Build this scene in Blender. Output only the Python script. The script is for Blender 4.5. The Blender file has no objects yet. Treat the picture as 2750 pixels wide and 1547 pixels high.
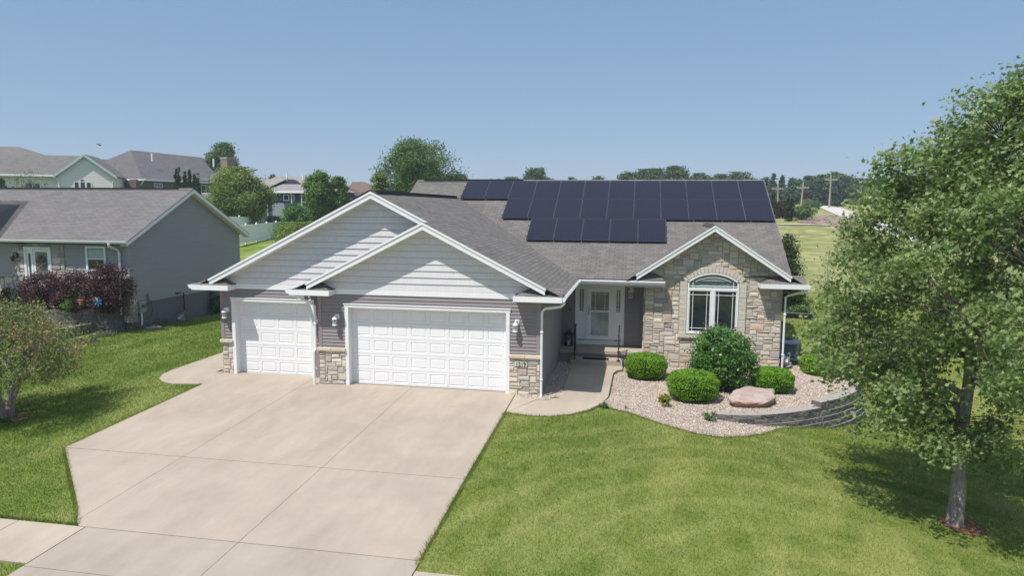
import bpy, math, random
import numpy as np
from mathutils import Vector
R = random.Random(7); rng = np.random.default_rng(11)
sc = bpy.context.scene; col = sc.collection
# ---------------------------------------------------------------- camera
F, CAM = 1854.12, np.array([6.1695, -19.5129, 5.4661])
YAW, PIT, ROL = .1806, .1154, .0065
def _axes():
    cy, sy, cp, sp = math.cos(YAW), math.sin(YAW), math.cos(PIT), math.sin(PIT)
    f = np.array([-sy*cp, cy*cp, -sp]); r = np.array([cy, sy, 0.]); u = np.cross(r, f)
    cr, sr = math.cos(ROL), math.sin(ROL)
    return cr*r+sr*u, -sr*r+cr*u, f
AR, AU, AF = _axes()
cd = bpy.data.cameras.new('camera'); cam = bpy.data.objects.new('camera', cd); col.objects.link(cam)
cd.sensor_width = 36; cd.lens = 36*F/2750; cd.clip_start = .1; cd.clip_end = 3000
from mathutils import Matrix
cam.matrix_world = Matrix([[AR[i], AU[i], -AF[i], CAM[i]] for i in range(3)]+[[0, 0, 0, 1]])
sc.camera = cam
# ---------------------------------------------------------------- world + sun
SEL, SAZ = math.radians(61), math.radians(35)       # light travels toward +x,+y
sd = Vector((math.sin(SAZ)*math.cos(SEL), math.cos(SAZ)*math.cos(SEL), -math.sin(SEL)))
w = bpy.data.worlds.new('World'); sc.world = w; w.use_nodes = True
wn = w.node_tree; bg = wn.nodes['Background']
sky = wn.nodes.new('ShaderNodeTexSky'); sky.sky_type = 'NISHITA'; sky.sun_disc = False
sky.sun_elevation = SEL; sky.sun_rotation = math.atan2(-sd.x, -sd.y)
sky.air_density = 1.0; sky.dust_density = .6; sky.ozone_density = 2.0; sky.altitude = 0
sk = wn.nodes.new('ShaderNodeVectorMath'); sk.operation = 'SCALE'; sk.inputs['Scale'].default_value = .12
wn.links.new(sky.outputs[0], sk.inputs[0])
wt = wn.nodes.new('ShaderNodeTexCoord'); ws = wn.nodes.new('ShaderNodeSeparateXYZ'); wr = wn.nodes.new('ShaderNodeValToRGB'); wm = wn.nodes.new('ShaderNodeMixRGB')
wn.links.new(wt.outputs['Generated'], ws.inputs[0]); wn.links.new(ws.outputs[2], wr.inputs[0])
els = wr.color_ramp.elements
while len(els) < 5: els.new(.5)
for e_, (p_, c_) in zip(els, ((0., (.265, .375, .52)), (.10, (.222, .335, .495)), (.28, (.182, .292, .455)), (.45, (.28, .38, .55)), (.85, (.38, .47, .62)))): e_.position = p_; e_.color = c_+(1,)
wm.inputs[0].default_value = .8; wn.links.new(sk.outputs[0], wm.inputs[1]); wn.links.new(wr.outputs[0], wm.inputs[2])
wn.links.new(wm.outputs[0], bg.inputs[0]); bg.inputs[1].default_value = 1.
sl = bpy.data.lights.new('sun', 'SUN'); so = bpy.data.objects.new('sun', sl); col.objects.link(so)
sl.energy = 4.3; sl.angle = math.radians(.5); sl.color = (1, .95, .88)
so.rotation_euler = sd.to_track_quat('-Z', 'Y').to_euler(); so.location = (0, 0, 30)
vs = sc.view_settings; vs.view_transform = 'Standard'; vs.look = 'None'; vs.gamma = 1; vs.exposure = .30
vs.use_curve_mapping = False

# ---------------------------------------------------------------- pixel -> point helpers (source photo pixels)
def ray(px, py):
    return AF+(px-1375)/F*AR-(py-773.5)/F*AU
def at(px, py, x=None, y=None, z=None):
    d = ray(px, py)
    t = (x-CAM[0])/d[0] if x is not None else (y-CAM[1])/d[1] if y is not None else (z-CAM[2])/d[2]
    return CAM+t*d
def sm(a, b, x):
    t = np.clip((np.asarray(x, float)-a)/(b-a), 0, 1); return t*t*(3-2*t)
def T(x, y):
    x = np.asarray(x, float); y = np.asarray(y, float)
    z = .037*np.clip(y, -14, 0)
    z = z+np.interp(y, [11, 20, 32, 45, 60, 75, 110, 160, 230, 400], [0, .12, .65, 1.6, 2.5, 3.5, 4.8, 6.75, 8.5, 9.2])
    side = np.interp(x, [4, 6, 8.5, 11.3, 13, 16], [0, .06, .27, .62, .88, .94])
    z = z-side*(1-sm(3, 10, y))*(1-.42*sm(.5, 5, -y))
    z = z-.12*sm(0, 1.2, y)*(1-sm(6, 9, y))*sm(3., 3.6, x)*(1-sm(9, 13, x))
    z = z-.2*sm(8, 15, -x)*sm(6, 14, y)*(1-sm(18, 34, y))
    z = z+.012*np.clip(-x-25, 0, 60)*sm(20, 60, y)
    return z
def Tf(x, y): return float(T(x, y))
def G(px, py, off=0.):
    d = ray(px, py); t = 5.; prev = t
    while t < 700:
        p = CAM+t*d
        if p[2] < Tf(p[0], p[1])+off:
            a, b = prev, t
            for _ in range(30):
                m = (a+b)/2; p = CAM+m*d
                if p[2] < Tf(p[0], p[1])+off: b = m
                else: a = m
            return CAM+b*d
        prev = t; t += .15+t*.01
    return CAM+t*d
def zw(x0, y0, s): return lambda x, y: (x0+x/s, y0+y/s)
z1 = zw(0, 370, 3.623); z2 = zw(500, 360, 3.435); z4 = zw(2000, 430, 3.917); z5 = zw(0, 620, 3.37)
def D(x, y): return (x*1.0675, y*1.0675)

# ---------------------------------------------------------------- object helpers
ORG = {}
def tag(o, label=None, cat=None, group=None, kind=None):
    if label: o['label'] = label
    if cat: o['category'] = cat
    if group: o['group'] = group
    if kind: o['kind'] = kind
    return o
def empty(name, loc, label, cat, group=None):
    o = bpy.data.objects.new(name, None); col.objects.link(o); o.location = loc; o.empty_display_size = .3
    ORG[o.name] = np.array(loc, float); return tag(o, label, cat, group)
def link(me, name, mats, parent=None, org=None, smooth=False):
    o = bpy.data.objects.new(name, me); col.objects.link(o)
    for m in (mats if isinstance(mats, (list, tuple)) else [mats]): me.materials.append(m)
    if parent is not None:
        o.parent = parent; ORG[o.name] = ORG[parent.name]
    else:
        ORG[o.name] = np.array(org if org is not None else (0, 0, 0), float); o.location = ORG[o.name]
    if smooth: me.polygons.foreach_set('use_smooth', [True]*len(me.polygons))
    return o
def org_of(parent, org):
    return ORG[parent.name] if parent is not None else np.array(org if org is not None else (0, 0, 0), float)
def V(*a): return np.array(a, float)
def nrm(v): v = np.asarray(v, float); return v/np.linalg.norm(v)
def area_ok(p):
    p = np.asarray(p); c = np.zeros(3)
    for i in range(1, len(p)-1): c = c+np.cross(p[i]-p[0], p[i+1]-p[0])
    return np.linalg.norm(c) > 1e-6
class MB:
    def __init__(s): s.v = []; s.f = []; s.uv = []; s.m = []; s.c = []
    def face(s, pts, uv=None, m=0, c=None):
        i = len(s.v); s.v += [tuple(map(float, p)) for p in pts]
        s.f.append(tuple(range(i, i+len(pts)))); s.uv.append(uv); s.m.append(m); s.c.append(c)
    def prism(s, poly, vec, m=0, c=None, uv=None, m2=None):
        poly = [np.asarray(p, float) for p in poly]; vec = np.asarray(vec, float); b = [p+vec for p in poly]
        m2 = m if m2 is None else m2
        s.face(poly, uv, m, c); s.face(b[::-1], None, m2, c)
        n = len(poly)
        for i in range(n):
            j = (i+1) % n; s.face([poly[j], poly[i], b[i], b[j]], None, m2, c)
    def box(s, x0, y0, z0, x1, y1, z1, m=0, c=None):
        s.prism([(x0, y0, z1), (x1, y0, z1), (x1, y1, z1), (x0, y1, z1)], (0, 0, z0-z1), m, c)
    def obox(s, o, u, v, w_, m=0, c=None):
        o = np.asarray(o, float); u = np.asarray(u, float); v = np.asarray(v, float)
        s.prism([o, o+u, o+u+v, o+v], w_, m, c)
    def tube(s, pts, r, n=8, m=0, c=None, caps=True):
        pts = [np.asarray(p, float) for p in pts]
        if not hasattr(r, '__len__'): r = [r]*len(pts)
        rings = []; pa = None
        for i, p in enumerate(pts):
            d = nrm(pts[min(i+1, len(pts)-1)]-pts[max(i-1, 0)])
            if pa is None: pa = np.cross(d, (0, 0, 1.) if abs(d[2]) < .9 else (1., 0, 0))
            a = nrm(pa-d*np.dot(pa, d)); pa = a; b = np.cross(d, a)
            rings.append([p+r[i]*(math.cos(t)*a+math.sin(t)*b) for t in [2*math.pi*k/n for k in range(n)]])
        for i in range(len(rings)-1):
            for k in range(n):
                j = (k+1) % n; s.face([rings[i][k], rings[i][j], rings[i+1][j], rings[i+1][k]], None, m, c)
        if caps: s.face(rings[0][::-1], None, m, c); s.face(rings[-1], None, m, c)
    def lathe(s, o, prof, n=14, m=0, c=None):
        o = np.asarray(o, float)
        for (r0, h0), (r1, h1) in zip(prof[:-1], prof[1:]):
            for k in range(n):
                a, b = 2*math.pi*k/n, 2*math.pi*(k+1)/n
                q = [o+V(r*math.cos(t), r*math.sin(t), h) for r, h, t in ((r0, h0, a), (r0, h0, b), (r1, h1, b), (r1, h1, a))]
                if r1 < 1e-5: q = q[:3]
                elif r0 < 1e-5: q = [q[0], q[2], q[3]]
                s.face(q, None, m, c)
    def build(s, name, mats, parent=None, org=None, smooth=False, merge=False):
        o0 = org_of(parent, org); me = bpy.data.meshes.new(name)
        me.from_pydata([tuple(np.subtract(p, o0)) for p in s.v], [], s.f)
        me.polygons.foreach_set('material_index', s.m)
        if any(u is not None for u in s.uv):
            L = me.uv_layers.new(name='UVMap'); fl = []
            for f, u in zip(s.f, s.uv):
                for k in range(len(f)): fl += list(u[k]) if u is not None else [0, 0]
            L.data.foreach_set('uv', fl)
        if any(c is not None for c in s.c):
            A = me.color_attributes.new('tint', 'FLOAT_COLOR', 'CORNER'); fl = []
            for f, c in zip(s.f, s.c):
                c = c if c is not None else (.5, .5, .5); fl += list(tuple(c)+(1,))*len(f)
            A.data.foreach_set('color', fl)
        me.update()
        if merge:
            import bmesh
            bm = bmesh.new(); bm.from_mesh(me); bmesh.ops.remove_doubles(bm, verts=bm.verts, dist=1e-4); bm.to_mesh(me); bm.free()
        return link(me, name, mats, parent, org, smooth)
def fast(name, verts, n, mats, parent=None, org=None, tint=None, midx=None, smooth=False):
    """verts (K*n,3): K separate n-gons"""
    o0 = org_of(parent, org); K = len(verts)//n; me = bpy.data.meshes.new(name)
    me.vertices.add(len(verts)); me.vertices.foreach_set('co', (verts-o0).astype(np.float32).ravel())
    me.loops.add(len(verts)); me.loops.foreach_set('vertex_index', np.arange(len(verts), dtype=np.int32))
    me.polygons.add(K); me.polygons.foreach_set('loop_start', (np.arange(K)*n).astype(np.int32))
    me.polygons.foreach_set('loop_total', np.full(K, n, np.int32))
    if tint is not None:
        A = me.attributes.new('leaf', 'FLOAT', 'FACE'); A.data.foreach_set('value', tint.astype(np.float32))
    me.update(); me.validate()
    return link(me, name, mats, parent, org, smooth)

# ---------------------------------------------------------------- materials
def nt_of(name):
    m = bpy.data.materials.new(name); m.use_nodes = True; nt = m.node_tree
    return m, nt, nt.nodes['Principled BSDF']
def nd(nt, t, ins=None, **kw):
    n = nt.nodes.new('ShaderNode'+t)
    for k, v in kw.items(): setattr(n, k, v)
    for k, v in (ins or {}).items():
        if isinstance(v, bpy.types.NodeSocket): nt.links.new(v, n.inputs[k])
        else: n.inputs[k].default_value = v
    return n
def c4(c): return tuple(c)+(1,) if len(c) == 3 else tuple(c)
def ramp(nt, fac, stops):
    r = nd(nt, 'ValToRGB', {0: fac}); e = r.color_ramp.elements
    while len(e) < len(stops): e.new(.5)
    for i, (p, c) in enumerate(stops): e[i].position = p; e[i].color = c4(c)
    return r.outputs[0]
def mix(nt, fac, a, b, mode='MIX'):
    n = nd(nt, 'MixRGB', blend_type=mode)
    for k, v in ((0, fac), (1, a), (2, b)):
        if isinstance(v, bpy.types.NodeSocket): nt.links.new(v, n.inputs[k])
        else: n.inputs[k].default_value = v if k == 0 else c4(v)
    return n.outputs[0]
def math_(nt, op, a, b=0., c=0.):
    n = nd(nt, 'Math', operation=op)
    for k, v in ((0, a), (1, b), (2, c)):
        if isinstance(v, bpy.types.NodeSocket): nt.links.new(v, n.inputs[k])
        else: n.inputs[k].default_value = v
    return n.outputs[0]
def coords(nt, kind='Object', scale=(1, 1, 1)):
    tc = nd(nt, 'TexCoord'); mp = nd(nt, 'Mapping', {'Vector': tc.outputs[kind], 'Scale': scale}); return mp.outputs[0]
def noise(nt, vec, scale, detail=4, rough=.6, dist=0):
    n = nd(nt, 'TexNoise', {'Vector': vec, 'Scale': scale, 'Detail': detail, 'Roughness': rough, 'Distortion': dist}); return n.outputs[0]
def bump(nt, b, h, strength, dist=.02):
    n = nd(nt, 'Bump', {'Height': h, 'Strength': strength, 'Distance': dist}); nt.links.new(n.outputs[0], b.inputs['Normal'])
def plain(name, c, rough=.6, spec=.4, var=.12, nscale=3, metal=0, bmp=0, bscale=60):
    m, nt, b = nt_of(name); v = coords(nt)
    n = noise(nt, v, nscale, 5)
    f = ramp(nt, n, [(.3, [x*(1-var) for x in c]), (.7, [min(1, x*(1+var)) for x in c])])
    nt.links.new(f, b.inputs['Base Color']); b.inputs['Roughness'].default_value = rough
    b.inputs['Specular IOR Level'].default_value = spec; b.inputs['Metallic'].default_value = metal
    if bmp: bump(nt, b, noise(nt, v, bscale, 3), bmp, .01)
    return m
def tinted(name, rough=.85, var=.2, nscale=25, bmp=.5, stain=0.):
    m, nt, b = nt_of(name); v = coords(nt)
    a = nd(nt, 'Attribute', attribute_name='tint'); n = noise(nt, v, nscale, 5)
    g = ramp(nt, n, [(.25, (1-var,)*3), (.75, (1+var,)*3)])
    c = mix(nt, 1., a.outputs['Color'], g, 'MULTIPLY')
    nt.links.new(c, b.inputs['Base Color']); b.inputs['Roughness'].default_value = rough; b.inputs['Specular IOR Level'].default_value = .2
    bump(nt, b, n, bmp, .02); return m
def shingle(name, base, var=.28, bw=.32, rh=.142, patch=.35):
    m, nt, b = nt_of(name); tc = nd(nt, 'TexCoord'); uv = tc.outputs['UV']
    d = [x*(1-var) for x in base]; l = [x*(1+var) for x in base]
    br = nd(nt, 'TexBrick', {'Vector': uv, 'Color1': c4(d), 'Color2': c4(l), 'Mortar': c4([x*.28 for x in base]), 'Scale': 1., 'Mortar Size': .009, 'Mortar Smooth': .3, 'Bias': 0., 'Brick Width': bw, 'Row Height': rh}, offset=.37)
    n1 = noise(nt, uv, .55, 4); n2 = noise(nt, uv, 40, 3)
    s = nd(nt, 'SeparateXYZ', {0: uv}); fr = math_(nt, 'FRACT', math_(nt, 'DIVIDE', s.outputs[1], rh))
    c = mix(nt, patch, br.outputs[0], ramp(nt, n1, [(.3, d), (.7, l)]))
    c = mix(nt, .25, c, ramp(nt, n2, [(.3, [x*.6 for x in base]), (.7, [x*1.5 for x in base])]))
    nt.links.new(c, b.inputs['Base Color']); b.inputs['Roughness'].default_value = .92; b.inputs['Specular IOR Level'].default_value = .25
    h = math_(nt, 'SUBTRACT', math_(nt, 'MULTIPLY', math_(nt, 'SUBTRACT', 1., fr), .9), math_(nt, 'MULTIPLY', br.outputs['Fac'], .6))
    h = math_(nt, 'ADD', h, math_(nt, 'MULTIPLY', n2, .25))
    bump(nt, b, h, .75, .014); return m
def concrete(name, c, var=.13):
    m, nt, b = nt_of(name); v = coords(nt)
    n1 = noise(nt, v, .55, 5, .6, .6); n2 = noise(nt, coords(nt, 'Object', (1, .25, 1)), 2.2, 5, .7); n3 = noise(nt, v, 90, 3)
    k = mix(nt, 1, ramp(nt, n1, [(.3, [x*(1-var) for x in c]), (.55, c), (.8, [c[0]*(1+var*.7), c[1]*(1+var*.6), c[2]*(1+var*.4)])]), ramp(nt, n2, [(.32, (.90,)*3), (.58, (1.0,)*3), (.66, (1.03,)*3), (.74, (1.14, 1.13, 1.12))]), 'MULTIPLY')
    k = mix(nt, 1, k, ramp(nt, n3, [(.3, (.93,)*3), (.7, (1.06,)*3)]), 'MULTIPLY')
    sp = nd(nt, 'TexVoronoi', {'Vector': v, 'Scale': 2.3}); k = mix(nt, math_(nt, 'LESS_THAN', sp.outputs['Distance'], .018), k, (.1, .09, .08))
    nt.links.new(k, b.inputs['Base Color']); b.inputs['Roughness'].default_value = .88; b.inputs['Specular IOR Level'].default_value = .25
    bump(nt, b, n3, .25, .004); return m
def glassy(name, c=(.02, .025, .03), rough=.06, spec=.7):
    m, nt, b = nt_of(name); v = coords(nt); n = noise(nt, v, 1.3, 3)
    nt.links.new(ramp(nt, n, [(.35, [x*.6 for x in c]), (.7, [x*1.5 for x in c])]), b.inputs['Base Color'])
    b.inputs['Roughness'].default_value = rough; b.inputs['Specular IOR Level'].default_value = spec; return m
def clear_glass(name):
    m, nt, b = nt_of(name); nt.nodes.remove(b); out = nt.nodes['Material Output']
    t = nd(nt, 'BsdfTransparent', {0: (.8, .86, .86, 1)}); g = nd(nt, 'BsdfGlossy', {0: (1, 1, 1, 1), 'Roughness': .05})
    lw = nd(nt, 'LayerWeight', {0: .18}); mx = nd(nt, 'MixShader', {0: lw.outputs['Fresnel'], 1: t.outputs[0], 2: g.outputs[0]})
    nt.links.new(mx.outputs[0], out.inputs[0]); return m
def leafmat(name, dark, mid, light, under=None, trans=.3, rough=.55, spec=.3):
    m, nt, b = nt_of(name); a = nd(nt, 'Attribute', attribute_name='leaf')
    c = ramp(nt, a.outputs['Fac'], [(.0, dark), (.5, mid), (1., light)])
    if under:
        g = nd(nt, 'NewGeometry'); c = mix(nt, math_(nt, 'MULTIPLY', g.outputs['Backfacing'], .75), c, under)
    nt.links.new(c, b.inputs['Base Color']); b.inputs['Roughness'].default_value = rough; b.inputs['Specular IOR Level'].default_value = spec
    out = nt.nodes['Material Output']; tr = nd(nt, 'BsdfTranslucent'); nt.links.new(mix(nt, .5, c, light), tr.inputs[0])
    mx = nd(nt, 'MixShader', {0: trans, 1: b.outputs[0], 2: tr.outputs[0]}); nt.links.new(mx.outputs[0], out.inputs[0]); return m
def bark(name, c):
    m, nt, b = nt_of(name); v = coords(nt, 'Object', (1, 1, .22)); n = noise(nt, v, 22, 6, .7)
    nt.links.new(ramp(nt, n, [(.3, [x*.45 for x in c]), (.65, [x*1.25 for x in c])]), b.inputs['Base Color'])
    b.inputs['Roughness'].default_value = .95; b.inputs['Specular IOR Level'].default_value = .1; bump(nt, b, n, .9, .03); return m
def grass_color(nt, v):
    """colour pattern of the lawn from world position; shared by soil sheet and blades"""
    n1 = noise(nt, v, .22, 4, .6, 1.2); n2 = noise(nt, v, 1.6, 5, .7); n3 = noise(nt, v, 7, 4, .7)
    c = ramp(nt, n1, [(.30, (.080, .140, .022)), (.5, (.150, .205, .045)), (.72, (.27, .31, .115))])
    c = mix(nt, .4, c, ramp(nt, n2, [(.3, (.055, .115, .016)), (.52, (.135, .20, .038)), (.75, (.275, .31, .115))]))
    c = mix(nt, .25, c, ramp(nt, n3, [(.3, (.05, .10, .015)), (.75, (.32, .34, .15))]))
    # mower arcs
    mp = nd(nt, 'Mapping', {'Vector': v, 'Location': (-9.5, 11.5, 0)})
    wv = nd(nt, 'TexWave', {'Vector': mp.outputs[0], 'Scale': .30, 'Distortion': 9., 'Detail': 3., 'Detail Scale': .5}, wave_type='RINGS', rings_direction='Z')
    msk = noise(nt, v, .35, 2)
    c = mix(nt, math_(nt, 'MULTIPLY', ramp(nt, wv.outputs[1], [(.6, (0,)*3), (.95, (1,)*3)]), math_(nt, 'MULTIPLY', msk, .45)), c, (.32, .34, .14))
    # fresh-green left yard, lush strip far from the street
    s = nd(nt, 'SeparateXYZ', {0: v})
    lf = nd(nt, 'MapRange', {'Value': s.outputs[0], 'From Min': 3., 'From Max': -5., 'To Min': 0., 'To Max': .55}).outputs[0]
    c = mix(nt, lf, c, mix(nt, .5, ramp(nt, n2, [(.3, (.062, .130, .020)), (.7, (.16, .235, .05))]), ramp(nt, n1, [(.3, (.07, .14, .022)), (.7, (.15, .22, .045))])))
    # mown hay meadow behind to the right
    my = nd(nt, 'MapRange', {'Value': math_(nt, 'ADD', s.outputs[1], math_(nt, 'MULTIPLY', n1, 3.)), 'From Min': 25., 'From Max': 27.}).outputs[0]
    mx_ = nd(nt, 'MapRange', {'Value': s.outputs[0], 'From Min': 2., 'From Max': 4.}).outputs[0]
    st = noise(nt, nd(nt, 'Mapping', {'Vector': v, 'Scale': (.14, .30, 1), 'Rotation': (0, 0, -.5)}).outputs[0], 1., 7, .7, 2.)
    hay = ramp(nt, st, [(.3, (.13, .185, .05)), (.5, (.27, .28, .11)), (.66, (.46, .41, .24))])
    n5 = noise(nt, nd(nt, 'Mapping', {'Vector': v, 'Scale': (1., .45, 1), 'Rotation': (0, 0, .5)}).outputs[0], .55, 4, .6, .5)
    c = mix(nt, ramp(nt, n5, [(.50, (0,)*3), (.68, (.5,)*3)]), c, (.33, .345, .15))
    c = mix(nt, ramp(nt, n5, [(.30, (.5,)*3), (.42, (0,)*3)]), c, (.06, .12, .02))
    c = mix(nt, 1, c, (1.27, 1.22, 1.05), 'MULTIPLY')
    return mix(nt, math_(nt, 'MULTIPLY', my, mx_), c, hay), n3
def lawn_mat():
    m, nt, b = nt_of('lawn'); v = nd(nt, 'NewGeometry').outputs['Position']; c, n3 = grass_color(nt, v)
    n4 = noise(nt, v, 45, 4, .7); c = mix(nt, 1, c, ramp(nt, n4, [(.3, (.62,)*3), (.7, (1.25,)*3)]), 'MULTIPLY')
    nt.links.new(c, b.inputs['Base Color']); b.inputs['Roughness'].default_value = .9; b.inputs['Specular IOR Level'].default_value = .1
    bump(nt, b, math_(nt, 'ADD', n4, n3), .8, .05); return m
def blade_mat():
    m, nt, b = nt_of('grass_blades'); v = nd(nt, 'NewGeometry').outputs['Position']; c, n3 = grass_color(nt, v)
    a = nd(nt, 'Attribute', attribute_name='leaf')
    c = mix(nt, 1, c, ramp(nt, a.outputs['Fac'], [(0, (.85, .9, .8)), (.7, (1.15, 1.15, 1.1)), (1, (1.5, 1.4, 1.5))]), 'MULTIPLY')
    nt.links.new(c, b.inputs['Base Color']); b.inputs['Roughness'].default_value = .6; b.inputs['Specular IOR Level'].default_value = .25
    out = nt.nodes['Material Output']; tr = nd(nt, 'BsdfTranslucent'); nt.links.new(c, tr.inputs[0])
    mx = nd(nt, 'MixShader', {0: .3, 1: b.outputs[0], 2: tr.outputs[0]}); nt.links.new(mx.outputs[0], out.inputs[0]); return m
def gravel_mat():
    m, nt, b = nt_of('river_gravel'); v = coords(nt)
    vo = nd(nt, 'TexVoronoi', {'Vector': v, 'Scale': 26.}); s = nd(nt, 'SeparateColor', {0: vo.outputs['Color']})
    c = ramp(nt, s.outputs[0], [(0, (.20, .155, .13)), (.3, (.40, .32, .25)), (.55, (.52, .44, .36)), (.8, (.43, .36, .33)), (1, (.70, .64, .57))])
    c = mix(nt, ramp(nt, vo.outputs['Distance'], [(.35, (0,)*3), (.75, (.7,)*3)]), c, (.14, .11, .09))
    n = noise(nt, v, .7, 3); c = mix(nt, ramp(nt, n, [(.6, (0,)*3), (.8, (.35,)*3)]), c, (.42, .26, .16))
    nt.links.new(c, b.inputs['Base Color']); b.inputs['Roughness'].default_value = .85; b.inputs['Specular IOR Level'].default_value = .25
    bump(nt, b, math_(nt, 'SUBTRACT', 1., vo.outputs['Distance']), 1., .03); return m
def solar_mat():
    m, nt, b = nt_of('solar_cells'); tc = nd(nt, 'TexCoord'); uv = tc.outputs['UV']
    br = nd(nt, 'TexBrick', {'Vector': uv, 'Color1': (.007, .008, .019, 1), 'Color2': (.011, .012, .026, 1), 'Mortar': (.034, .037, .060, 1), 'Scale': 1., 'Mortar Size': .008, 'Mortar Smooth': .2, 'Brick Width': .055, 'Row Height': .17}, offset=0.)
    nt.links.new(br.outputs[0], b.inputs['Base Color']); b.inputs['Roughness'].default_value = .3; b.inputs['Specular IOR Level'].default_value = .15
    return m
def brickwall(name, c1, c2, mort):
    m, nt, b = nt_of(name); tc = nd(nt, 'TexCoord'); uv = tc.outputs['UV']
    br = nd(nt, 'TexBrick', {'Vector': uv, 'Color1': c4(c1), 'Color2': c4(c2), 'Mortar': c4(mort), 'Scale': 1., 'Mortar Size': .008, 'Brick Width': .22, 'Row Height': .085})
    n = noise(nt, uv, 3, 4); nt.links.new(mix(nt, .2, br.outputs[0], ramp(nt, n, [(.3, c1), (.7, c2)])), b.inputs['Base Color'])
    b.inputs['Roughness'].default_value = .9; bump(nt, b, math_(nt, 'SUBTRACT', 1., br.outputs['Fac']), .4, .01); return m
def siding_mat(name, c, shake=False):
    m, nt, b = nt_of(name); v = coords(nt); n = noise(nt, nd(nt, 'Mapping', {'Vector': v, 'Scale': (.4, .4, 9)}).outputs[0], 1.2, 4)
    k = ramp(nt, n, [(.3, [x*.95 for x in c]), (.7, [x*1.05 for x in c])])
    if shake:
        uv = nd(nt, 'TexCoord').outputs['UV']
        br = nd(nt, 'TexBrick', {'Vector': uv, 'Color1': c4([x*.965 for x in c]), 'Color2': c4([x*1.03 for x in c]), 'Mortar': c4([x*.8 for x in c]), 'Scale': 1., 'Mortar Size': .0035, 'Mortar Smooth': .3, 'Brick Width': .135, 'Row Height': .197}, offset=.43)
        k = mix(nt, .8, k, br.outputs[0]); bump(nt, b, math_(nt, 'SUBTRACT', 1., br.outputs['Fac']), .25, .005)
    nt.links.new(k, b.inputs['Base Color']); b.inputs['Roughness'].default_value = .6; b.inputs['Specular IOR Level'].default_value = .3; return m
M = dict(
    roof=shingle('roof_shingles', (.150, .141, .132), .32), nroof=shingle('neighbour_shingles', (.155, .147, .146), .24),
    croof=shingle('cream_house_shingles', (.16, .15, .145), .2, .5, .3), broof=shingle('brick_house_shingles', (.12, .113, .116), .25, .5, .3),
    groof=shingle('blue_house_shingles', (.25, .235, .232), .2, .5, .3), fjroof=shingle('far_brown_shingles', (.16, .115, .095), .2, .5, .3),
    white=plain('white_aluminium', (.78, .79, .80), .42, .4, .03), door=plain('white_door_paint', (.80, .80, .81), .4, .4, .02),
    side=siding_mat('mauve_siding', (.27, .24, .247)), shake=siding_mat('shake_siding', (.64, .625, .64), True),
    nside=siding_mat('neighbour_siding', (.34, .328, .32)), cream=siding_mat('cream_siding', (.66, .65, .64)), blue=siding_mat('blue_siding', (.045, .065, .10)),
    greyside=siding_mat('grey_far_siding', (.25, .27, .28)),
    stone=tinted('stone_veneer', .88, .14, 18, .35), mortar=plain('mortar', (.38, .35, .31), .95, .1, .15, 20), found=plain('foundation_grey', (.17, .16, .165), .9, .2, .1, 4, 0, .3),
    block=tinted('wall_block', .92, .3, 30, 1.), conc=concrete('driveway_concrete', (.395, .333, .275)), conc2=concrete('apron_concrete', (.37, .32, .27)), concw=concrete('walk_concrete', (.41, .352, .285)),
    dirtjoint=plain('joint_dirt', (.17, .145, .12), .95, .1), lawn=lawn_mat(), blade=blade_mat(), gravel=gravel_mat(), pebble=tinted('pebbles', .7, .15, 60, .2),
    glass=glassy('window_glass'), glass2=glassy('door_glass', (.14, .16, .16), .08, .6), cglass=clear_glass('clear_glass'), solar=solar_mat(),
    black=plain('black_metal', (.018, .018, .02), .4, .5, .1), dark=plain('dark_void', (.03, .03, .035), .9, .1), alu=plain('grey_metal', (.35, .37, .39), .45, .5, .1, 3, .4),
    brick=brickwall('dark_brick', (.085, .055, .048), (.13, .085, .07), (.2, .18, .16)), chim=brickwall('chimney_brick', (.17, .10, .085), (.27, .17, .14), (.32, .29, .26)),
    curtain=plain('fan_curtain', (.72, .78, .76), .9, .1, .05), vinyl=plain('white_vinyl', (.86, .87, .88), .4, .4, .02), mat=plain('rubber_mat', (.015, .014, .014), .9, .1, .2, 30),
    rock=None, boulder=None)
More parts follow.
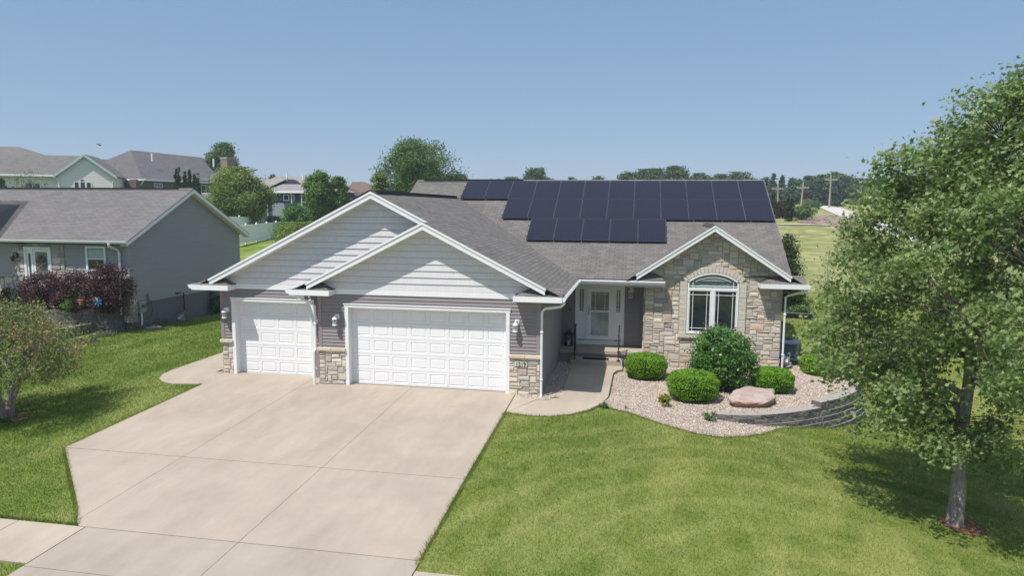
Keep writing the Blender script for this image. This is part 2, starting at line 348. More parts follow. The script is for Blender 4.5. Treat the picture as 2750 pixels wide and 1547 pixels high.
# ---------------------------------------------------------------- wall builders
def clip_poly(poly, a, b, c):       # keep a*u+b*v<=c
    out = []
    for i in range(len(poly)):
        p, q = poly[i], poly[(i+1) % len(poly)]; dp, dq = a*p[0]+b*p[1]-c, a*q[0]+b*q[1]-c
        if dp <= 1e-9: out.append(p)
        if (dp < -1e-9 and dq > 1e-9) or (dp > 1e-9 and dq < -1e-9):
            t = dp/(dp-dq); out.append((p[0]+t*(q[0]-p[0]), p[1]+t*(q[1]-p[1])))
    return out
def clip_rect(poly, u0, v0, u1, v1):
    for a, b, c in ((-1, 0, -u0), (1, 0, u1), (0, -1, -v0), (0, 1, v1)):
        poly = clip_poly(poly, a, b, c)
        if len(poly) < 3: return []
    return poly
def lap(mb, outline, holes, O, U, N, row=.105, proud=.02, m=0, v_start=None, gapf=.12):
    O = np.asarray(O, float); U = nrm(U); N = nrm(N); Z = V(0, 0, 1)
    P = lambda u, v, off: O+U*u+Z*v+N*off
    v0 = min(p[1] for p in outline) if v_start is None else v_start; vmax = max(p[1] for p in outline)
    umin = min(p[0] for p in outline); umax = max(p[0] for p in outline)
    k = 0
    while v0+k*row < vmax-1e-6:
        a, b = v0+k*row, v0+(k+1)*row; k += 1
        cuts = sorted({a, b}|{h[i] for h in holes for i in (1, 3) if a < h[i] < b})
        for c, d in zip(cuts[:-1], cuts[1:]):
            if d-c < 1e-4: continue
            spans = [(umin, umax)]
            for h in holes:
                if h[1] < (c+d)/2 < h[3]:
                    ns = []
                    for s, e in spans:
                        if h[2] <= s or h[0] >= e: ns.append((s, e)); continue
                        if h[0] > s: ns.append((s, h[0]))
                        if h[2] < e: ns.append((h[2], e))
                    spans = ns
            for s, e in spans:
                gp_ = row*gapf if abs(c-a) < 1e-6 else 0.
                q = clip_rect(outline, s, c+gp_, e, d)
                if len(q) < 3: continue
                off = lambda v: proud*(1-(v-a)/row)+.002
                pts = [P(u, v, off(v)) for u, v in q]
                if not area_ok(pts): continue
                mb.face(pts, [(u, v-v0) for u, v in q], m)
                if gp_:
                    us = [u for u, v in q if abs(v-c-gp_) < 1e-5]
                    if len(us) >= 2 and max(us)-min(us) > .01:
                        l, r = min(us), max(us); z_ = a+gp_
                        mb.face([P(l, z_, -.012), P(r, z_, -.012), P(r, z_, off(z_)), P(l, z_, off(z_))], None, m)
                        mb.face([P(l, a, -.012), P(r, a, -.012), P(r, z_, -.012), P(l, z_, -.012)], None, m)
                        mb.face([P(l, a, .002), P(r, a, .002), P(r, a, -.012), P(l, a, -.012)], None, m)
STONES = [(.40, .36, .29), (.43, .39, .32), (.36, .33, .275), (.46, .41, .33), (.42, .34, .25), (.34, .325, .30), (.38, .37, .34), (.27, .275, .29), (.45, .33, .235), (.41, .36, .32), (.33, .29, .25), (.47, .43, .37)]
FIELD = [(.30, .265, .24), (.36, .32, .29), (.24, .21, .20), (.20, .18, .19), (.33, .28, .24), (.28, .27, .27), (.38, .35, .32)]
def ashlar(mb, outline, holes, O, U, N, cell=.07, seed=1, pal=STONES, wr=(3, 6), hr=(1, 3), gap=.006, proud=(.022, .05), m=0, irregular=0.):
    rr = random.Random(seed); O = np.asarray(O, float); U = nrm(U); N = nrm(N); Z = V(0, 0, 1)
    u0 = min(p[0] for p in outline); u1 = max(p[0] for p in outline); v0 = min(p[1] for p in outline); v1 = max(p[1] for p in outline)
    nu = int((u1-u0)/cell)+1; nv = int((v1-v0)/cell)+1; full = np.zeros((nv, nu), bool)
    rects = []
    for j in range(nv):
        for i in range(nu):
            if full[j, i]: continue
            h = rr.choices(range(hr[0], hr[1]+1), [3, 5, 2, 1][:hr[1]-hr[0]+1])[0]; h = min(h, nv-j); wdt = rr.randint(*wr)
            if h == 1: wdt = max(wdt, 4)
            k = 0
            while k < wdt and i+k < nu and not full[j, i+k]: k += 1
            wdt = k
            while h > 1 and full[j:j+h, i:i+wdt].any(): h -= 1
            full[j:j+h, i:i+wdt] = True
            if wdt == 1 and rects and rects[-1][1] == j and rects[-1][0]+rects[-1][2] == i and rects[-1][3] == h:
                r = rects.pop(); rects.append((r[0], j, r[2]+1, h))
            else: rects.append((i, j, wdt, h))
    for i, j, wd, h in rects:
        a = (u0+i*cell, v0+j*cell, u0+(i+wd)*cell, v0+(j+h)*cell); parts = [a]
        for H in holes:
            np_ = []
            for r in parts:
                if H[2] <= r[0] or H[0] >= r[2] or H[3] <= r[1] or H[1] >= r[3]: np_.append(r); continue
                if H[0] > r[0]: np_.append((r[0], r[1], H[0], r[3]))
                if H[2] < r[2]: np_.append((H[2], r[1], r[2], r[3]))
                x0, x1 = max(r[0], H[0]), min(r[2], H[2])
                if H[1] > r[1]: np_.append((x0, r[1], x1, H[1]))
                if H[3] < r[3]: np_.append((x0, H[3], x1, r[3]))
            parts = np_
        cc = rr.choice(pal); k = rr.uniform(1.15, 1.5); gm = sum(cc)/3; cc = tuple((x*.6+gm*b_*.4)*k for x, b_ in zip(cc, (1.12, 1.0, .86)))
        for r in parts:
            r = (r[0]+gap, r[1]+gap, r[2]-gap, r[3]-gap)
            if r[2]-r[0] < .02 or r[3]-r[1] < .02: continue
            q = clip_rect(outline, *r)
            if len(q) < 3: continue
            cx = sum(p[0] for p in q)/len(q); cy = sum(p[1] for p in q)/len(q)
            if irregular and len(q) == 4:
                q = [(p[0]+rr.uniform(-irregular, irregular), p[1]+rr.uniform(-irregular, irregular)) for p in q]
                q2 = []
                for n_ in range(4):
                    p, s_ = q[n_], q[(n_+1) % 4]; q2 += [p]; mx_, my_ = (p[0]+s_[0])/2, (p[1]+s_[1])/2; q2.append((mx_+(mx_-cx)*.14, my_+(my_-cy)*.14))
                q = q2; q = [(cx+(p[0]-cx)*.93, cy+(p[1]-cy)*.93) for p in q]
            pr = rr.uniform(*proud); ring = []
            for (u, v) in q:
                du = min(.014, abs(u-cx)*.5); dv = min(.014, abs(v-cy)*.5)
                ring.append((u-math.copysign(du, u-cx), v-math.copysign(dv, v-cy), pr+rr.uniform(-.010, .006)))
            B = [O+U*u+Z*v+N*.004 for u, v in q]; Fp = [O+U*u+Z*v+N*o for u, v, o in ring]
            if not area_ok(B): continue
            C = O+U*(cx+rr.uniform(-.02, .02))+Z*(cy+rr.uniform(-.01, .01))+N*(pr+rr.uniform(0, .012))
            n = len(q)
            for t in range(n):
                s_ = (t+1) % n; mb.face([B[t], B[s_], Fp[s_], Fp[t]], None, m, cc); mb.face([Fp[t], Fp[s_], C], None, m, cc)
def flat(mb, outline, O, U, off, N, m=0, holes=()):
    O = np.asarray(O, float); U = nrm(U); N = nrm(N)
    if not holes:
        mb.face([O+U*u+V(0, 0, v)+N*off for u, v in outline], None, m); return
    us = sorted({min(p[0] for p in outline), max(p[0] for p in outline)}|{h[i] for h in holes for i in (0, 2)}); vs_ = sorted({min(p[1] for p in outline), max(p[1] for p in outline)}|{h[i] for h in holes for i in (1, 3)})
    for a, b in zip(us[:-1], us[1:]):
        for c, d in zip(vs_[:-1], vs_[1:]):
            if any(h[0] <= (a+b)/2 <= h[2] and h[1] <= (c+d)/2 <= h[3] for h in holes): continue
            q = clip_rect(outline, a, c, b, d)
            if len(q) > 2: mb.face([O+U*u+V(0, 0, v)+N*off for u, v in q], None, m)
def roofpoly(mb, pts, th=.03, m=0, m2=1, shift=(0, 0)):
    pts = [np.asarray(p, float) for p in pts]; n = np.zeros(3)
    for i in range(1, len(pts)-1): n = n+np.cross(pts[i]-pts[0], pts[i+1]-pts[0])
    n = nrm(n)
    if n[2] < 0: pts = pts[::-1]; n = -n
    h = nrm(np.cross((0, 0, 1.), n)); s = np.cross(n, h)
    uv = [(float(p@h)+shift[0], float(p@s)+shift[1]) for p in pts]
    mb.prism(pts, -n*th, m, None, uv, m2)
def sbox(mb, a, b, y0, y1, top, bot, m=0):
    """board following slope a->b in (x,z), between y0 and y1, vertical extents top..bot relative"""
    mb.prism([(a[0], y0, a[1]+top), (b[0], y0, b[1]+top), (b[0], y0, b[1]+bot), (a[0], y0, a[1]+bot)], (0, y1-y0, 0), m)
def gutter(mb, p0, p1, out, m=0):
    """p0->p1 along eave top back edge; out = outward unit"""
    prof = [(0, 0), (0, -.115), (.075, -.115), (.118, -.035), (.125, 0), (.113, 0), (.106, -.033), (.070, -.103), (.008, -.103), (.008, 0)]
    out = np.asarray(out, float); p0 = np.asarray(p0, float); p1 = np.asarray(p1, float)
    A = [p0+out*a+V(0, 0, b) for a, b in prof]; n = len(A); d = p1-p0
    for i in range(n): j = (i+1) % n; mb.face([A[i], A[j], A[j]+d, A[i]+d], None, m)
    mb.face([A[k] for k in (0, 1, 2, 3, 4)], None, m); mb.face([A[k]+d for k in (4, 3, 2, 1, 0)], None, m)
def return_roof(mb, x0, x1, yf, yw, z, k, lh=True, rh=True):
    d = yw-yf; h = d*k; a = x0+(d if lh else 0); b = x1-(d if rh else 0)
    roofpoly(mb, [(x0, yf, z), (x1, yf, z), (b, yw, z+h), (a, yw, z+h)], .02)
    if lh: roofpoly(mb, [(x0, yf, z), (a, yw, z+h), (x0, yw, z)], .02)
    if rh: roofpoly(mb, [(x1, yf, z), (x1, yw, z), (b, yw, z+h)], .02)

# ================================================================ MAIN HOUSE
H = empty('ranch_house', (2, 6, 0), 'mauve and stone ranch house with white garage doors and dark solar panels on its roof', 'house')
K1, XA1, ZA1, OH = .505, -1.72, 5.93, .42
XA2 = .05; ZA2 = ZA1-K1*(XA2-XA1)
gz1 = lambda x: ZA1-K1*abs(x-XA1)
gz2 = lambda x: ZA2-K1*abs(x-XA2)
YE, ZE, KM = 4.69, 2.95, .5555
mz = lambda y: ZE+KM*(y-YE)
YR = 11.46; ZR = mz(YR)
xl, xm, xr, s1, yp = -7.04, -3.4, 3.43, .54, 6.2
# --- roof
mb = MB()
yv = YE+(ZA1-ZE)/KM
yf1, yf2 = s1-OH, -OH
xe = XA1+(ZA1-ZE-.0)/K1        # 4.18 right eave
roofpoly(mb, [(XA1, yf1, ZA1), (XA2, yf1, ZA2), (XA2, yf2, ZA2), (xe-.05, yf2, gz1(xe-.05)), (xe-.05, YE+.02, gz1(xe-.05)), (XA1, yv, ZA1)])
xel = XA1-(ZA1-2.98)/K1
roofpoly(mb, [(XA1, yf1, ZA1), (xel+.0, yf1, gz1(xel)), (xel, 13, gz1(xel)), (XA1, 13, ZA1)])
roofpoly(mb, [(XA2, yf2, ZA2), (XA2-(ZA2-2.97)/K1, yf2, 2.97), (XA2-(ZA2-2.97)/K1, s1, 2.97), (XA2, s1, ZA2)])
XG, ZG, KG = 8.71, 4.93, .667
roofpoly(mb, [(-3.97, YR, ZR), (11.33, YR, ZR), (11.33, 5.08, mz(5.08)), (6.72, 5.24, mz(5.24)), (7.12, YE+.10, mz(YE+.10)), (3.45, YE+.10, mz(YE+.10)), (-3.97, 5.5, mz(5.5))])
roofpoly(mb, [(-3.97, YR, ZR), (11.33, YR, ZR), (11.33, 18.2, mz(4.7)), (-3.97, 18.2, mz(4.7))])
roofpoly(mb, [(7.12, YE+.10, mz(YE+.1)), (7.12, 5.2, mz(YE+.1)), (6.72, 5.2, mz(5.24))], .02)
yg = 4.75; ygb = YE+(ZG-ZE)/KM
roofpoly(mb, [(XG, yg, ZG), (XG, ygb, ZG), (XG-(ZG-2.98)/KG, YE+.12, 2.98), (XG-(ZG-2.98)/KG, yg, 2.98)])
xg = XG+(ZG-2.95)/KG
roofpoly(mb, [(XG, yg, ZG), (XG, ygb, ZG), (xg, 7.6, 2.95), (xg, yg, 2.95)])
for (x0, x1, yf, yw, l, r) in ((-7.72, -6.45, .02, s1, 1, 1), (-4.12, -2.83, yf2-.06, 0, 1, 1), (2.72, 4.12, yf2-.06, 0, 1, 0), (10.24, 11.72, 4.66, 5.2, 1, 0)):
    return_roof(mb, x0, x1, yf, yw, 2.965, K1, l, r)
roof = mb.build('roof', [M['roof'], M['black']], H)
# ridge caps: overlapping cap shingles
def ridgecap(p0, p1, wdir, k, name='ridge_cap', parent=None, mt=None, wd=.15):
    mb = MB(); p0 = np.asarray(p0, float); p1 = np.asarray(p1, float); L = np.linalg.norm(p1-p0); d = (p1-p0)/L; n = int(L/.14); wv = np.asarray(wdir, float)*wd
    for i in range(n):
        a = p0+d*(i*L/n); b = p0+d*((i+1.25)*L/n)
        for s in (1, -1):
            dn = V(0, 0, -wd*k)
            mb.prism([a+V(0, 0, .03), b+V(0, 0, .018), b+s*wv+dn+V(0, 0, .018), a+s*wv+dn+V(0, 0, .03)] if s > 0 else [a+s*wv+dn+V(0, 0, .03), b+s*wv+dn+V(0, 0, .018), b+V(0, 0, .018), a+V(0, 0, .03)], (0, 0, -.012), 0, None, [(i*.14, 0), (i*.14+.1, 0), (i*.14+.1, .1), (i*.14, .1)])
    return mb.build(name, mt or M['roof'], parent)
ridgecap((-3.9, YR, ZR), (11.3, YR, ZR), (0, 1, 0), KM, parent=H)
ridgecap((XA1, yf1+.03, ZA1), (XA1, yv-.2, ZA1), (1, 0, 0), K1, parent=H)
ridgecap((XG, yg+.02, ZG), (XG, ygb-.1, ZG), (1, 0, 0), KG, parent=H)
mb = MB()    # ridge vents: dark slot with raised strip
mb.box(XA1-.13, .35, ZA1-.02, XA1+.13, yv-.4, ZA1+.045); mb.build('ridge_vent', M['black'], H); mb = MB()
mb.box(-3.6, YR-.13, ZR-.02, 1., YR+.13, ZR+.045)
mb.build('ridge_vent', M['black'], H)
# --- rake boards, soffits, fascias
def rake(xa, za, xb, y, k, depth=OH, zl=None):
    """from apex (xa,za) down to xb on both given sides; y is front plane"""
    mb = MB(); zb = za-k*abs(xb-xa); s = 1 if xb > xa else -1
    sbox(mb, (xa, za), (xb, zb), y, y+.03, -.035, -.205)
    sbox(mb, (xa, za), (xb+s*.03, zb-k*.03), y-.022, y+.01, -.0, -.062)
    r_ = mb.build('rake_board', M['white'], H); mb = MB(); sbox(mb, (xa, za), (xb, zb), y+.03, y+depth-.004, -.17, -.19); mb.build('soffit', M['white'], r_)
rake(XA1, ZA1, -7.16, yf1, K1); rake(XA1, ZA1, .1, yf1, K1)
rake(XA2, ZA2, -3.58, yf2, K1); rake(XA2, ZA2, 3.62, yf2, K1)
rake(XG, ZG, 6.14, yg, KG, .45); rake(XG, ZG, 11.22, yg, KG, .45)
for (x0, x1, yf, yw) in ((-7.72, -6.45, .02, s1), (-4.12, -2.83, yf2-.06, 0), (2.72, 4.12, yf2-.06, 0), (10.24, 11.72, 4.66, 5.2)):
    mb = MB(); mb.box(x0, yf-.012, 2.83, x1, yf+.01, 2.985)
    mb.box(x1-.012 if x0 < 2 else x0, yf+.012, 2.83, x1+.004 if x0 < 2 else x0+.012, yw, 2.975)
    mb.box(x0+.01, yf+.012, 2.825, x1-.014, yw, 2.838)
    if x0 < 2: mb.box(x0-.002, yf+.012, 2.83, x0+.01, yw, 2.975)
    mb.build('eave_return', M['white'], H)
def pbox(name, mt, *boxes, parent=None):
    mb = MB()
    for q in boxes: mb.box(*q)
    return mb.build(name, mt, parent or H)
pbox('fascia', M['white'], (4.1, yf2-.04, 2.83, 4.115, YE+.12, 2.97))
pbox('fascia', M['white'], (xel-.01, .15, 2.83, xel+.01, 12.8, 2.96))
pbox('fascia', M['white'], (4.12, YE+.09, 2.80, 7.12, YE+.11, 2.97), (7.10, YE+.11, 2.80, 7.12, 5.2, 2.97))
pbox('fascia', M['white'], (11.655, yg, 2.82, 11.67, 7.5, 2.94))
for q in ((3.44, .005, 2.80, 4.1, YE+.11, 2.812), (3.44, YE+.1, 2.76, 7.1, yp, 2.775), (xel, s1+.02, 2.82, xl, 12.6, 2.83), (11.1, 5.2, 2.80, 11.65, 7.4, 2.812)): pbox('soffit', M['white'], q)
pbox('frieze_board', M['white'], (xl+.58, s1-.028, 2.84, -2.9, s1-.006, 3.005)); pbox('frieze_board', M['white'], (-2.83, -.028, 2.84, 2.72, -.006, 3.005))
# --- gable shakes
o1 = [(-7.02, 3.0), (.55, 3.0), (.55, gz1(.55)-.03), (XA1, ZA1-.03), (-7.02, gz1(-7.02)-.03)]
mb = MB(); lap(mb, o1, [], (0, s1, 0), (1, 0, 0), (0, -1, 0), .197, .022, 0, 3.0, .05); mb.build('gable_shakes', M['shake'], H); mb = MB()
o2 = [(-3.38, 3.0), (3.42, 3.0), (3.42, gz2(3.42)-.03), (XA2, ZA2-.03), (-3.38, gz2(-3.38)-.03)]
lap(mb, o2, [], (0, 0, 0), (1, 0, 0), (0, -1, 0), .197, .022, 0, 3.0, .05)
mb.build('gable_shakes', M['shake'], H)
# --- lap siding
mb = MB(); lap(mb, [(xl, 1.12), (xm, 1.12), (xm, 2.845), (xl, 2.845)], [(-6.66, 0, -3.85, 2.53)], (0, s1, 0), (1, 0, 0), (0, -1, 0)); mb.build('lap_siding', M['side'], H)
mb = MB(); lap(mb, [(xm, 1.12), (xr, 1.12), (xr, 2.845), (xm, 2.845)], [(-2.53, 0, 2.53, 2.54)], (0, 0, 0), (1, 0, 0), (0, -1, 0)); mb.build('lap_siding', M['side'], H)
mb = MB(); lap(mb, [(0, -.1), (yp, -.1), (yp, 2.82), (0, 2.82)], [], (xr, 0, 0), (0, 1, 0), (1, 0, 0)); mb.build('lap_siding', M['side'], H)
mb = MB(); lap(mb, [(0, -.02), (s1, -.02), (s1, 2.83), (0, 2.83)], [], (xm, 0, 0), (0, 1, 0), (-1, 0, 0)); mb.build('lap_siding', M['side'], H)
mb = MB(); lap(mb, [(xr, .38), (6.46, .38), (6.46, 2.77), (xr, 2.77)], [(3.9, .3, 5.72, 2.6)], (0, yp, 0), (1, 0, 0), (0, -1, 0)); mb.build('lap_siding', M['side'], H)
mb = MB(); lap(mb, [(s1, .1), (17.9, .1), (17.9, 2.9), (s1, 2.9)], [], (xl, 0, 0), (0, 1, 0), (-1, 0, 0)); mb.build('lap_siding', M['side'], H)
mb = MB(); lap(mb, [(5.2, .2), (17.7, .2), (17.7, mz(17.9-2*(17.9-YR))+.05), (YR, ZR-.06), (5.2, mz(5.2)-.06)], [], (11.04, 0, 0), (0, 1, 0), (1, 0, 0)); mb.build('lap_siding', M['side'], H)
mb = MB(); lap(mb, [(xl, .1), (11.04, .1), (11.04, 2.9), (xl, 2.9)], [], (0, 17.9, 0), (1, 0, 0), (0, 1, 0)); mb.build('lap_siding', M['side'], H)
for bx in (((xl-.004, s1-.024, 1.15, xl+.09, s1, 2.83), (xl-.022, s1-.024, 1.15, xl-.004, s1+.08, 2.83)), ((xm-.004, -.024, 1.15, xm+.09, 0, 2.83), (xm-.022, -.024, 1.15, xm-.004, .08, 2.83)),
           ((xr-.094, -.024, 1.19, xr+.002, 0, 2.83), (xr+.002, -.024, -.1, xr+.024, .08, 2.83)), ((xr+.017, yp-.05, .38, xr+.05, yp-.017, 2.77),)):
    pbox('corner_trim', M['side'], *bx)
mb = MB(); mb.box(xl+.05, .9, -.3, xr-.03, 17.8, 2.9); mb.box(xr-.03, yp+.05, -.3, 11.0, 17.8, 2.9); mb.box(6.5, 5.25, -.3, 10.98, yp+.1, 2.9); mb.box(xm+.05, .14, -.3, -2.54, .8, 2.9); mb.box(2.54, .14, -.3, xr-.03, .8, 2.9); mb.box(-2.54, .32, 2.47, 2.54, .9, 2.9)
mb.build('wall', M['found'], H)
pbox('door_reveal', M['side'], (-3.84, s1-.006, -.02, xm, s1+.05, 1.125))
# --- stone veneer
def arch_slices(cx, hw, zs, R, n=14):
    out = []
    for i in range(n):
        z0 = zs+i*(R-math.sqrt(R*R-hw*hw))/n; z1_ = zs+(i+1)*(R-math.sqrt(R*R-hw*hw))/n
        zc = zs-math.sqrt(R*R-hw*hw); d = z0-zc; out.append((cx-math.sqrt(max(0, R*R-d*d)), z0-.001, cx+math.sqrt(max(0, R*R-d*d)), z1_))
    return out
WX, HW = 8.76, .86; ZB, ZS, RR_ = 1.12, 2.97, 1.36
mb = MB(); O0 = (0, 5.2, 0); Ux = (1, 0, 0); Ny = (0, -1, 0)
go = [(6.45, -.25), (11.06, -.25), (11.06, ZG-KG*(11.06-XG)-.19), (XG, ZG-.19), (6.45, ZG-KG*(XG-6.45)-.19)]
R2 = RR_+.24; hw2 = HW+.27
holes = [(WX-hw2, ZB-.12, WX+hw2, ZS-.02)]+arch_slices(WX, hw2, ZS-.02, R2)
ashlar(mb, go, holes, O0, Ux, Ny, .078, 5); mb.build('stone_veneer', M['stone'], H)
mb = MB(); ashlar(mb, [(5.2, -.25), (6.2, -.25), (6.2, 2.77), (5.2, 2.77)], [], (6.45, 0, 0), (0, 1, 0), (-1, 0, 0), .078, 9); mb.build('stone_veneer', M['stone'], H)
mb = MB(); ashlar(mb, [(xl, -.1), (-6.66, -.1), (-6.66, 1.08), (xl, 1.08)], [], (0, s1, 0), Ux, Ny, .068, 2); mb.build('stone_veneer', M['stone'], H)
mb = MB(); ashlar(mb, [(xm-.02, -.1), (-2.535, -.1), (-2.535, 1.08), (xm-.02, 1.08)], [], (0, 0, 0), Ux, Ny, .068, 3); mb.build('stone_veneer', M['stone'], H)
mb = MB(); ashlar(mb, [(2.535, -.22), (xr+.02, -.22), (xr+.02, 1.12), (2.535, 1.12)], [(2.69, .86, 3.09, 1.02)], (0, 0, 0), Ux, Ny, .068, 4); mb.build('stone_veneer', M['stone'], H)
mb = MB(); ashlar(mb, [(0, -.1), (s1, -.1), (s1, 1.08), (0, 1.08)], [], (xm-.01, 0, 0), (0, 1, 0), (-1, 0, 0), .075, 6); mb.build('stone_veneer', M['stone'], H)
mb = MB()
flat(mb, go, O0, Ux, .012, Ny, 0, [(WX-HW+.02, ZB+.03, WX+HW-.02, ZS)]+[(a+.03, b, c-.03, d-.03) for a, b, c, d in arch_slices(WX, HW, ZS, RR_)])
mb.build('mortar_bed', M['mortar'], H); mb = MB()
flat(mb, [(5.2, -.25), (6.2, -.25), (6.2, 2.77), (5.2, 2.77)], (6.45, 0, 0), (0, 1, 0), .01, (-1, 0, 0))
mb.build('mortar_bed', M['mortar'], H); mb = MB()
flat(mb, [(xl, -.1), (-6.66, -.1), (-6.66, 1.08), (xl, 1.08)], (0, s1, 0), Ux, .01, Ny)
mb.build('mortar_bed', M['mortar'], H); mb = MB()
flat(mb, [(xm-.02, -.1), (-2.535, -.1), (-2.535, 1.08), (xm-.02, 1.08)], (0, 0, 0), Ux, .01, Ny)
mb.build('mortar_bed', M['mortar'], H); mb = MB()
flat(mb, [(2.535, -.22), (xr+.02, -.22), (xr+.02, 1.12), (2.535, 1.12)], (0, 0, 0), Ux, .01, Ny)
mb.build('mortar_bed', M['mortar'], H)
rr = random.Random(3)      # cap stones, sills, surround
def capstone(x0, x1, y, z, d=.085, name='cap_stone'):
    mb = MB(); n = max(1, round((x1-x0)/.42)); 
    for i in range(n):
        a, b = x0+(x1-x0)*i/n+.003, x0+(x1-x0)*(i+1)/n-.003; kf = rr.uniform(.92, 1.08); c = tuple(v_*kf for v_ in (.60, .52, .40))
        mb.prism([(a, y-d+rr.uniform(-.006, .004), z+.078), (b, y-d+rr.uniform(-.006, .004), z+.078), (b, y, z+.09), (a, y, z+.09)], (0, 0, -.085), 0, c)
    mb.build(name, M['stone'], H)
capstone(xl-.05, -6.655, s1, 1.085); capstone(xm-.09, -2.53, 0, 1.085); capstone(2.53, xr+.06, 0, 1.125)
capstone(WX-hw2-.02, WX+hw2+.02, 5.2, ZB-.14, .11, 'window_sill')
mb = MB()
for sx in (-1, 1):
    z = ZB-.04; k = 0
    while z < ZS-.03:
        h = rr.uniform(.13, .17); h = min(h, ZS-.01-z); wq = .245
        a, b = sorted((WX+sx*(HW+.012), WX+sx*(HW+.012+wq))); kf = rr.uniform(.92, 1.06); c = tuple(v_*kf for v_ in (.58, .53, .455))
        mb.box(a+.004, 5.2-.062-rr.uniform(0, .008), z+.004, b-.004, 5.2, z+h-.004, 0, c); z += h; k += 1
n = 17; zc = ZS-math.sqrt(RR_**2-HW**2); a0 = math.asin((HW+.02)/RR_)
for i in range(n):
    t0, t1 = -a0*1.04+2.08*a0*i/n, -a0*1.04+2.08*a0*(i+1)/n; g = .004
    ro = RR_+.235+(.09 if i == n//2 else 0)
    P = [(WX+r_*math.sin(t), 5.2-.066-.008*(i % 2), zc+r_*math.cos(t)) for r_, t in ((RR_+.015, t0+g), (ro, t0+g*.8), (ro, t1-g*.8), (RR_+.015, t1-g))]
    kf = rr.uniform(.94, 1.06); c = tuple(v_*kf for v_ in (.58, .525, .445)); mb.prism(P, (0, .064, 0), 0, c)
mb.build('window_surround', M['stone'], H)
# --- picture window with arched transom
pw = MB()
def frame(mb, x0, z0, x1, z1_, y, w_=.05, d=.05, m=0):
    mb.box(x0, y, z0, x0+w_, y+d, z1_, m); mb.box(x1-w_, y, z0, x1, y+d, z1_, m); mb.box(x0+w_, y+.001, z0, x1-w_, y+d, z0+w_, m); mb.box(x0+w_, y+.001, z1_-w_, x1-w_, y+d, z1_, m)
yw_ = 5.13
pw.box(WX-HW, yw_, ZB, WX-HW+.055, yw_+.07, ZS); pw.box(WX+HW-.055, yw_, ZB, WX+HW, yw_+.07, ZS)
pw.box(WX-HW+.055, yw_+.002, ZB, WX+HW-.055, yw_+.07, ZB+.06); pw.box(WX-HW+.055, yw_-.004, 2.655, WX+HW-.055, yw_+.07, 2.745); pw.box(WX-.06, yw_-.002, ZB+.06, WX+.06, yw_+.07, 2.655)
nA = 20
for i in range(nA):
    t0, t1 = -a0*.985+1.97*a0*i/nA, -a0*.985+1.97*a0*(i+1)/nA
    pw.prism([(WX+r_*math.sin(t), yw_, zc+r_*math.cos(t)) for r_, t in ((RR_-.055, t0), (RR_, t0), (RR_, t1), (RR_-.055, t1))], (0, .07, 0))
Wd = pw.build('picture_window', M['white'], H)
mb = MB()
for a, b in ((WX-HW+.06, WX-.065), (WX+.065, WX+HW-.06)):
    frame(mb, a, ZB+.065, b, 2.65, yw_+.012, .028, .05)
    for x in (a+.13, b-.13): mb.box(x-.009, yw_+.035, ZB+.09, x+.009, yw_+.05, 2.63)
    for z in (ZB+.20, 2.50): mb.box(a+.028, yw_+.036, z-.009, b-.028, yw_+.049, z+.009)
for x in (WX-.68, WX+.68): mb.box(x-.009, yw_+.035, 2.745, x+.009, yw_+.05, 3.02)
mb.box(WX-.8, yw_+.036, 2.80, WX+.8, yw_+.049, 2.818)
rA = RR_-.16
for i in range(16):
    t0, t1 = -.52+1.04*i/16, -.52+1.04*(i+1)/16
    mb.prism([(WX+r_*math.sin(t), yw_+.037, zc+r_*math.cos(t)) for r_, t in ((rA-.009, t0), (rA+.009, t0), (rA+.009, t1), (rA-.009, t1))], (0, .012, 0))
mb.build('muntin', M['white'], Wd)
mb = MB(); mb.box(WX-HW+.04, yw_+.052, ZB+.04, WX+HW-.04, yw_+.058, 2.68); mb.build('pane', M['glass'], Wd)
ap = [(WX+(RR_-.03)*math.sin(t), yw_+.052, zc+(RR_-.03)*math.cos(t)) for t in np.linspace(-a0*.97, a0*.97, 15)]
ap = [(WX-HW+.03, yw_+.052, 2.72)]+ap+[(WX+HW-.03, yw_+.052, 2.72)]
mb = MB(); mb.face(ap); mb.build('arched_pane', M['cglass'], Wd)
mb = MB(); nf = 64; pc = V(WX, yw_+.12, 2.74)     # pleated fan curtain
def rad(t):
    s, c = math.sin(t), math.cos(t); r_ = 3.
    if abs(s) > 1e-6: r_ = min(r_, (HW-.03)/abs(s))
    return min(r_, (2.74-zc)*-c*0+(-(2.74-zc)*c+math.sqrt(max(0, (RR_-.02)**2-((2.74-zc)*s)**2))))
pr_ = None
for i in range(nf*2+1):
    t = -math.pi/2+math.pi*i/(nf*2); r_ = rad(t)
    e = pc+V(r_*math.sin(t), (.045 if i % 2 else -.03), r_*math.cos(t)); q0 = pc+V(.03*math.sin(t), 0, .03*math.cos(t))
    if pr_ is not None: mb.face([pr_[0], q0, e, pr_[1]])
    pr_ = (q0, e)
mb.build('fan_curtain', M['curtain'], Wd)
mb = MB(); mb.box(WX-HW, yw_+.2, 2.6, WX+HW, yw_+.21, 3.35); mb.build('room_dark', M['dark'], Wd)
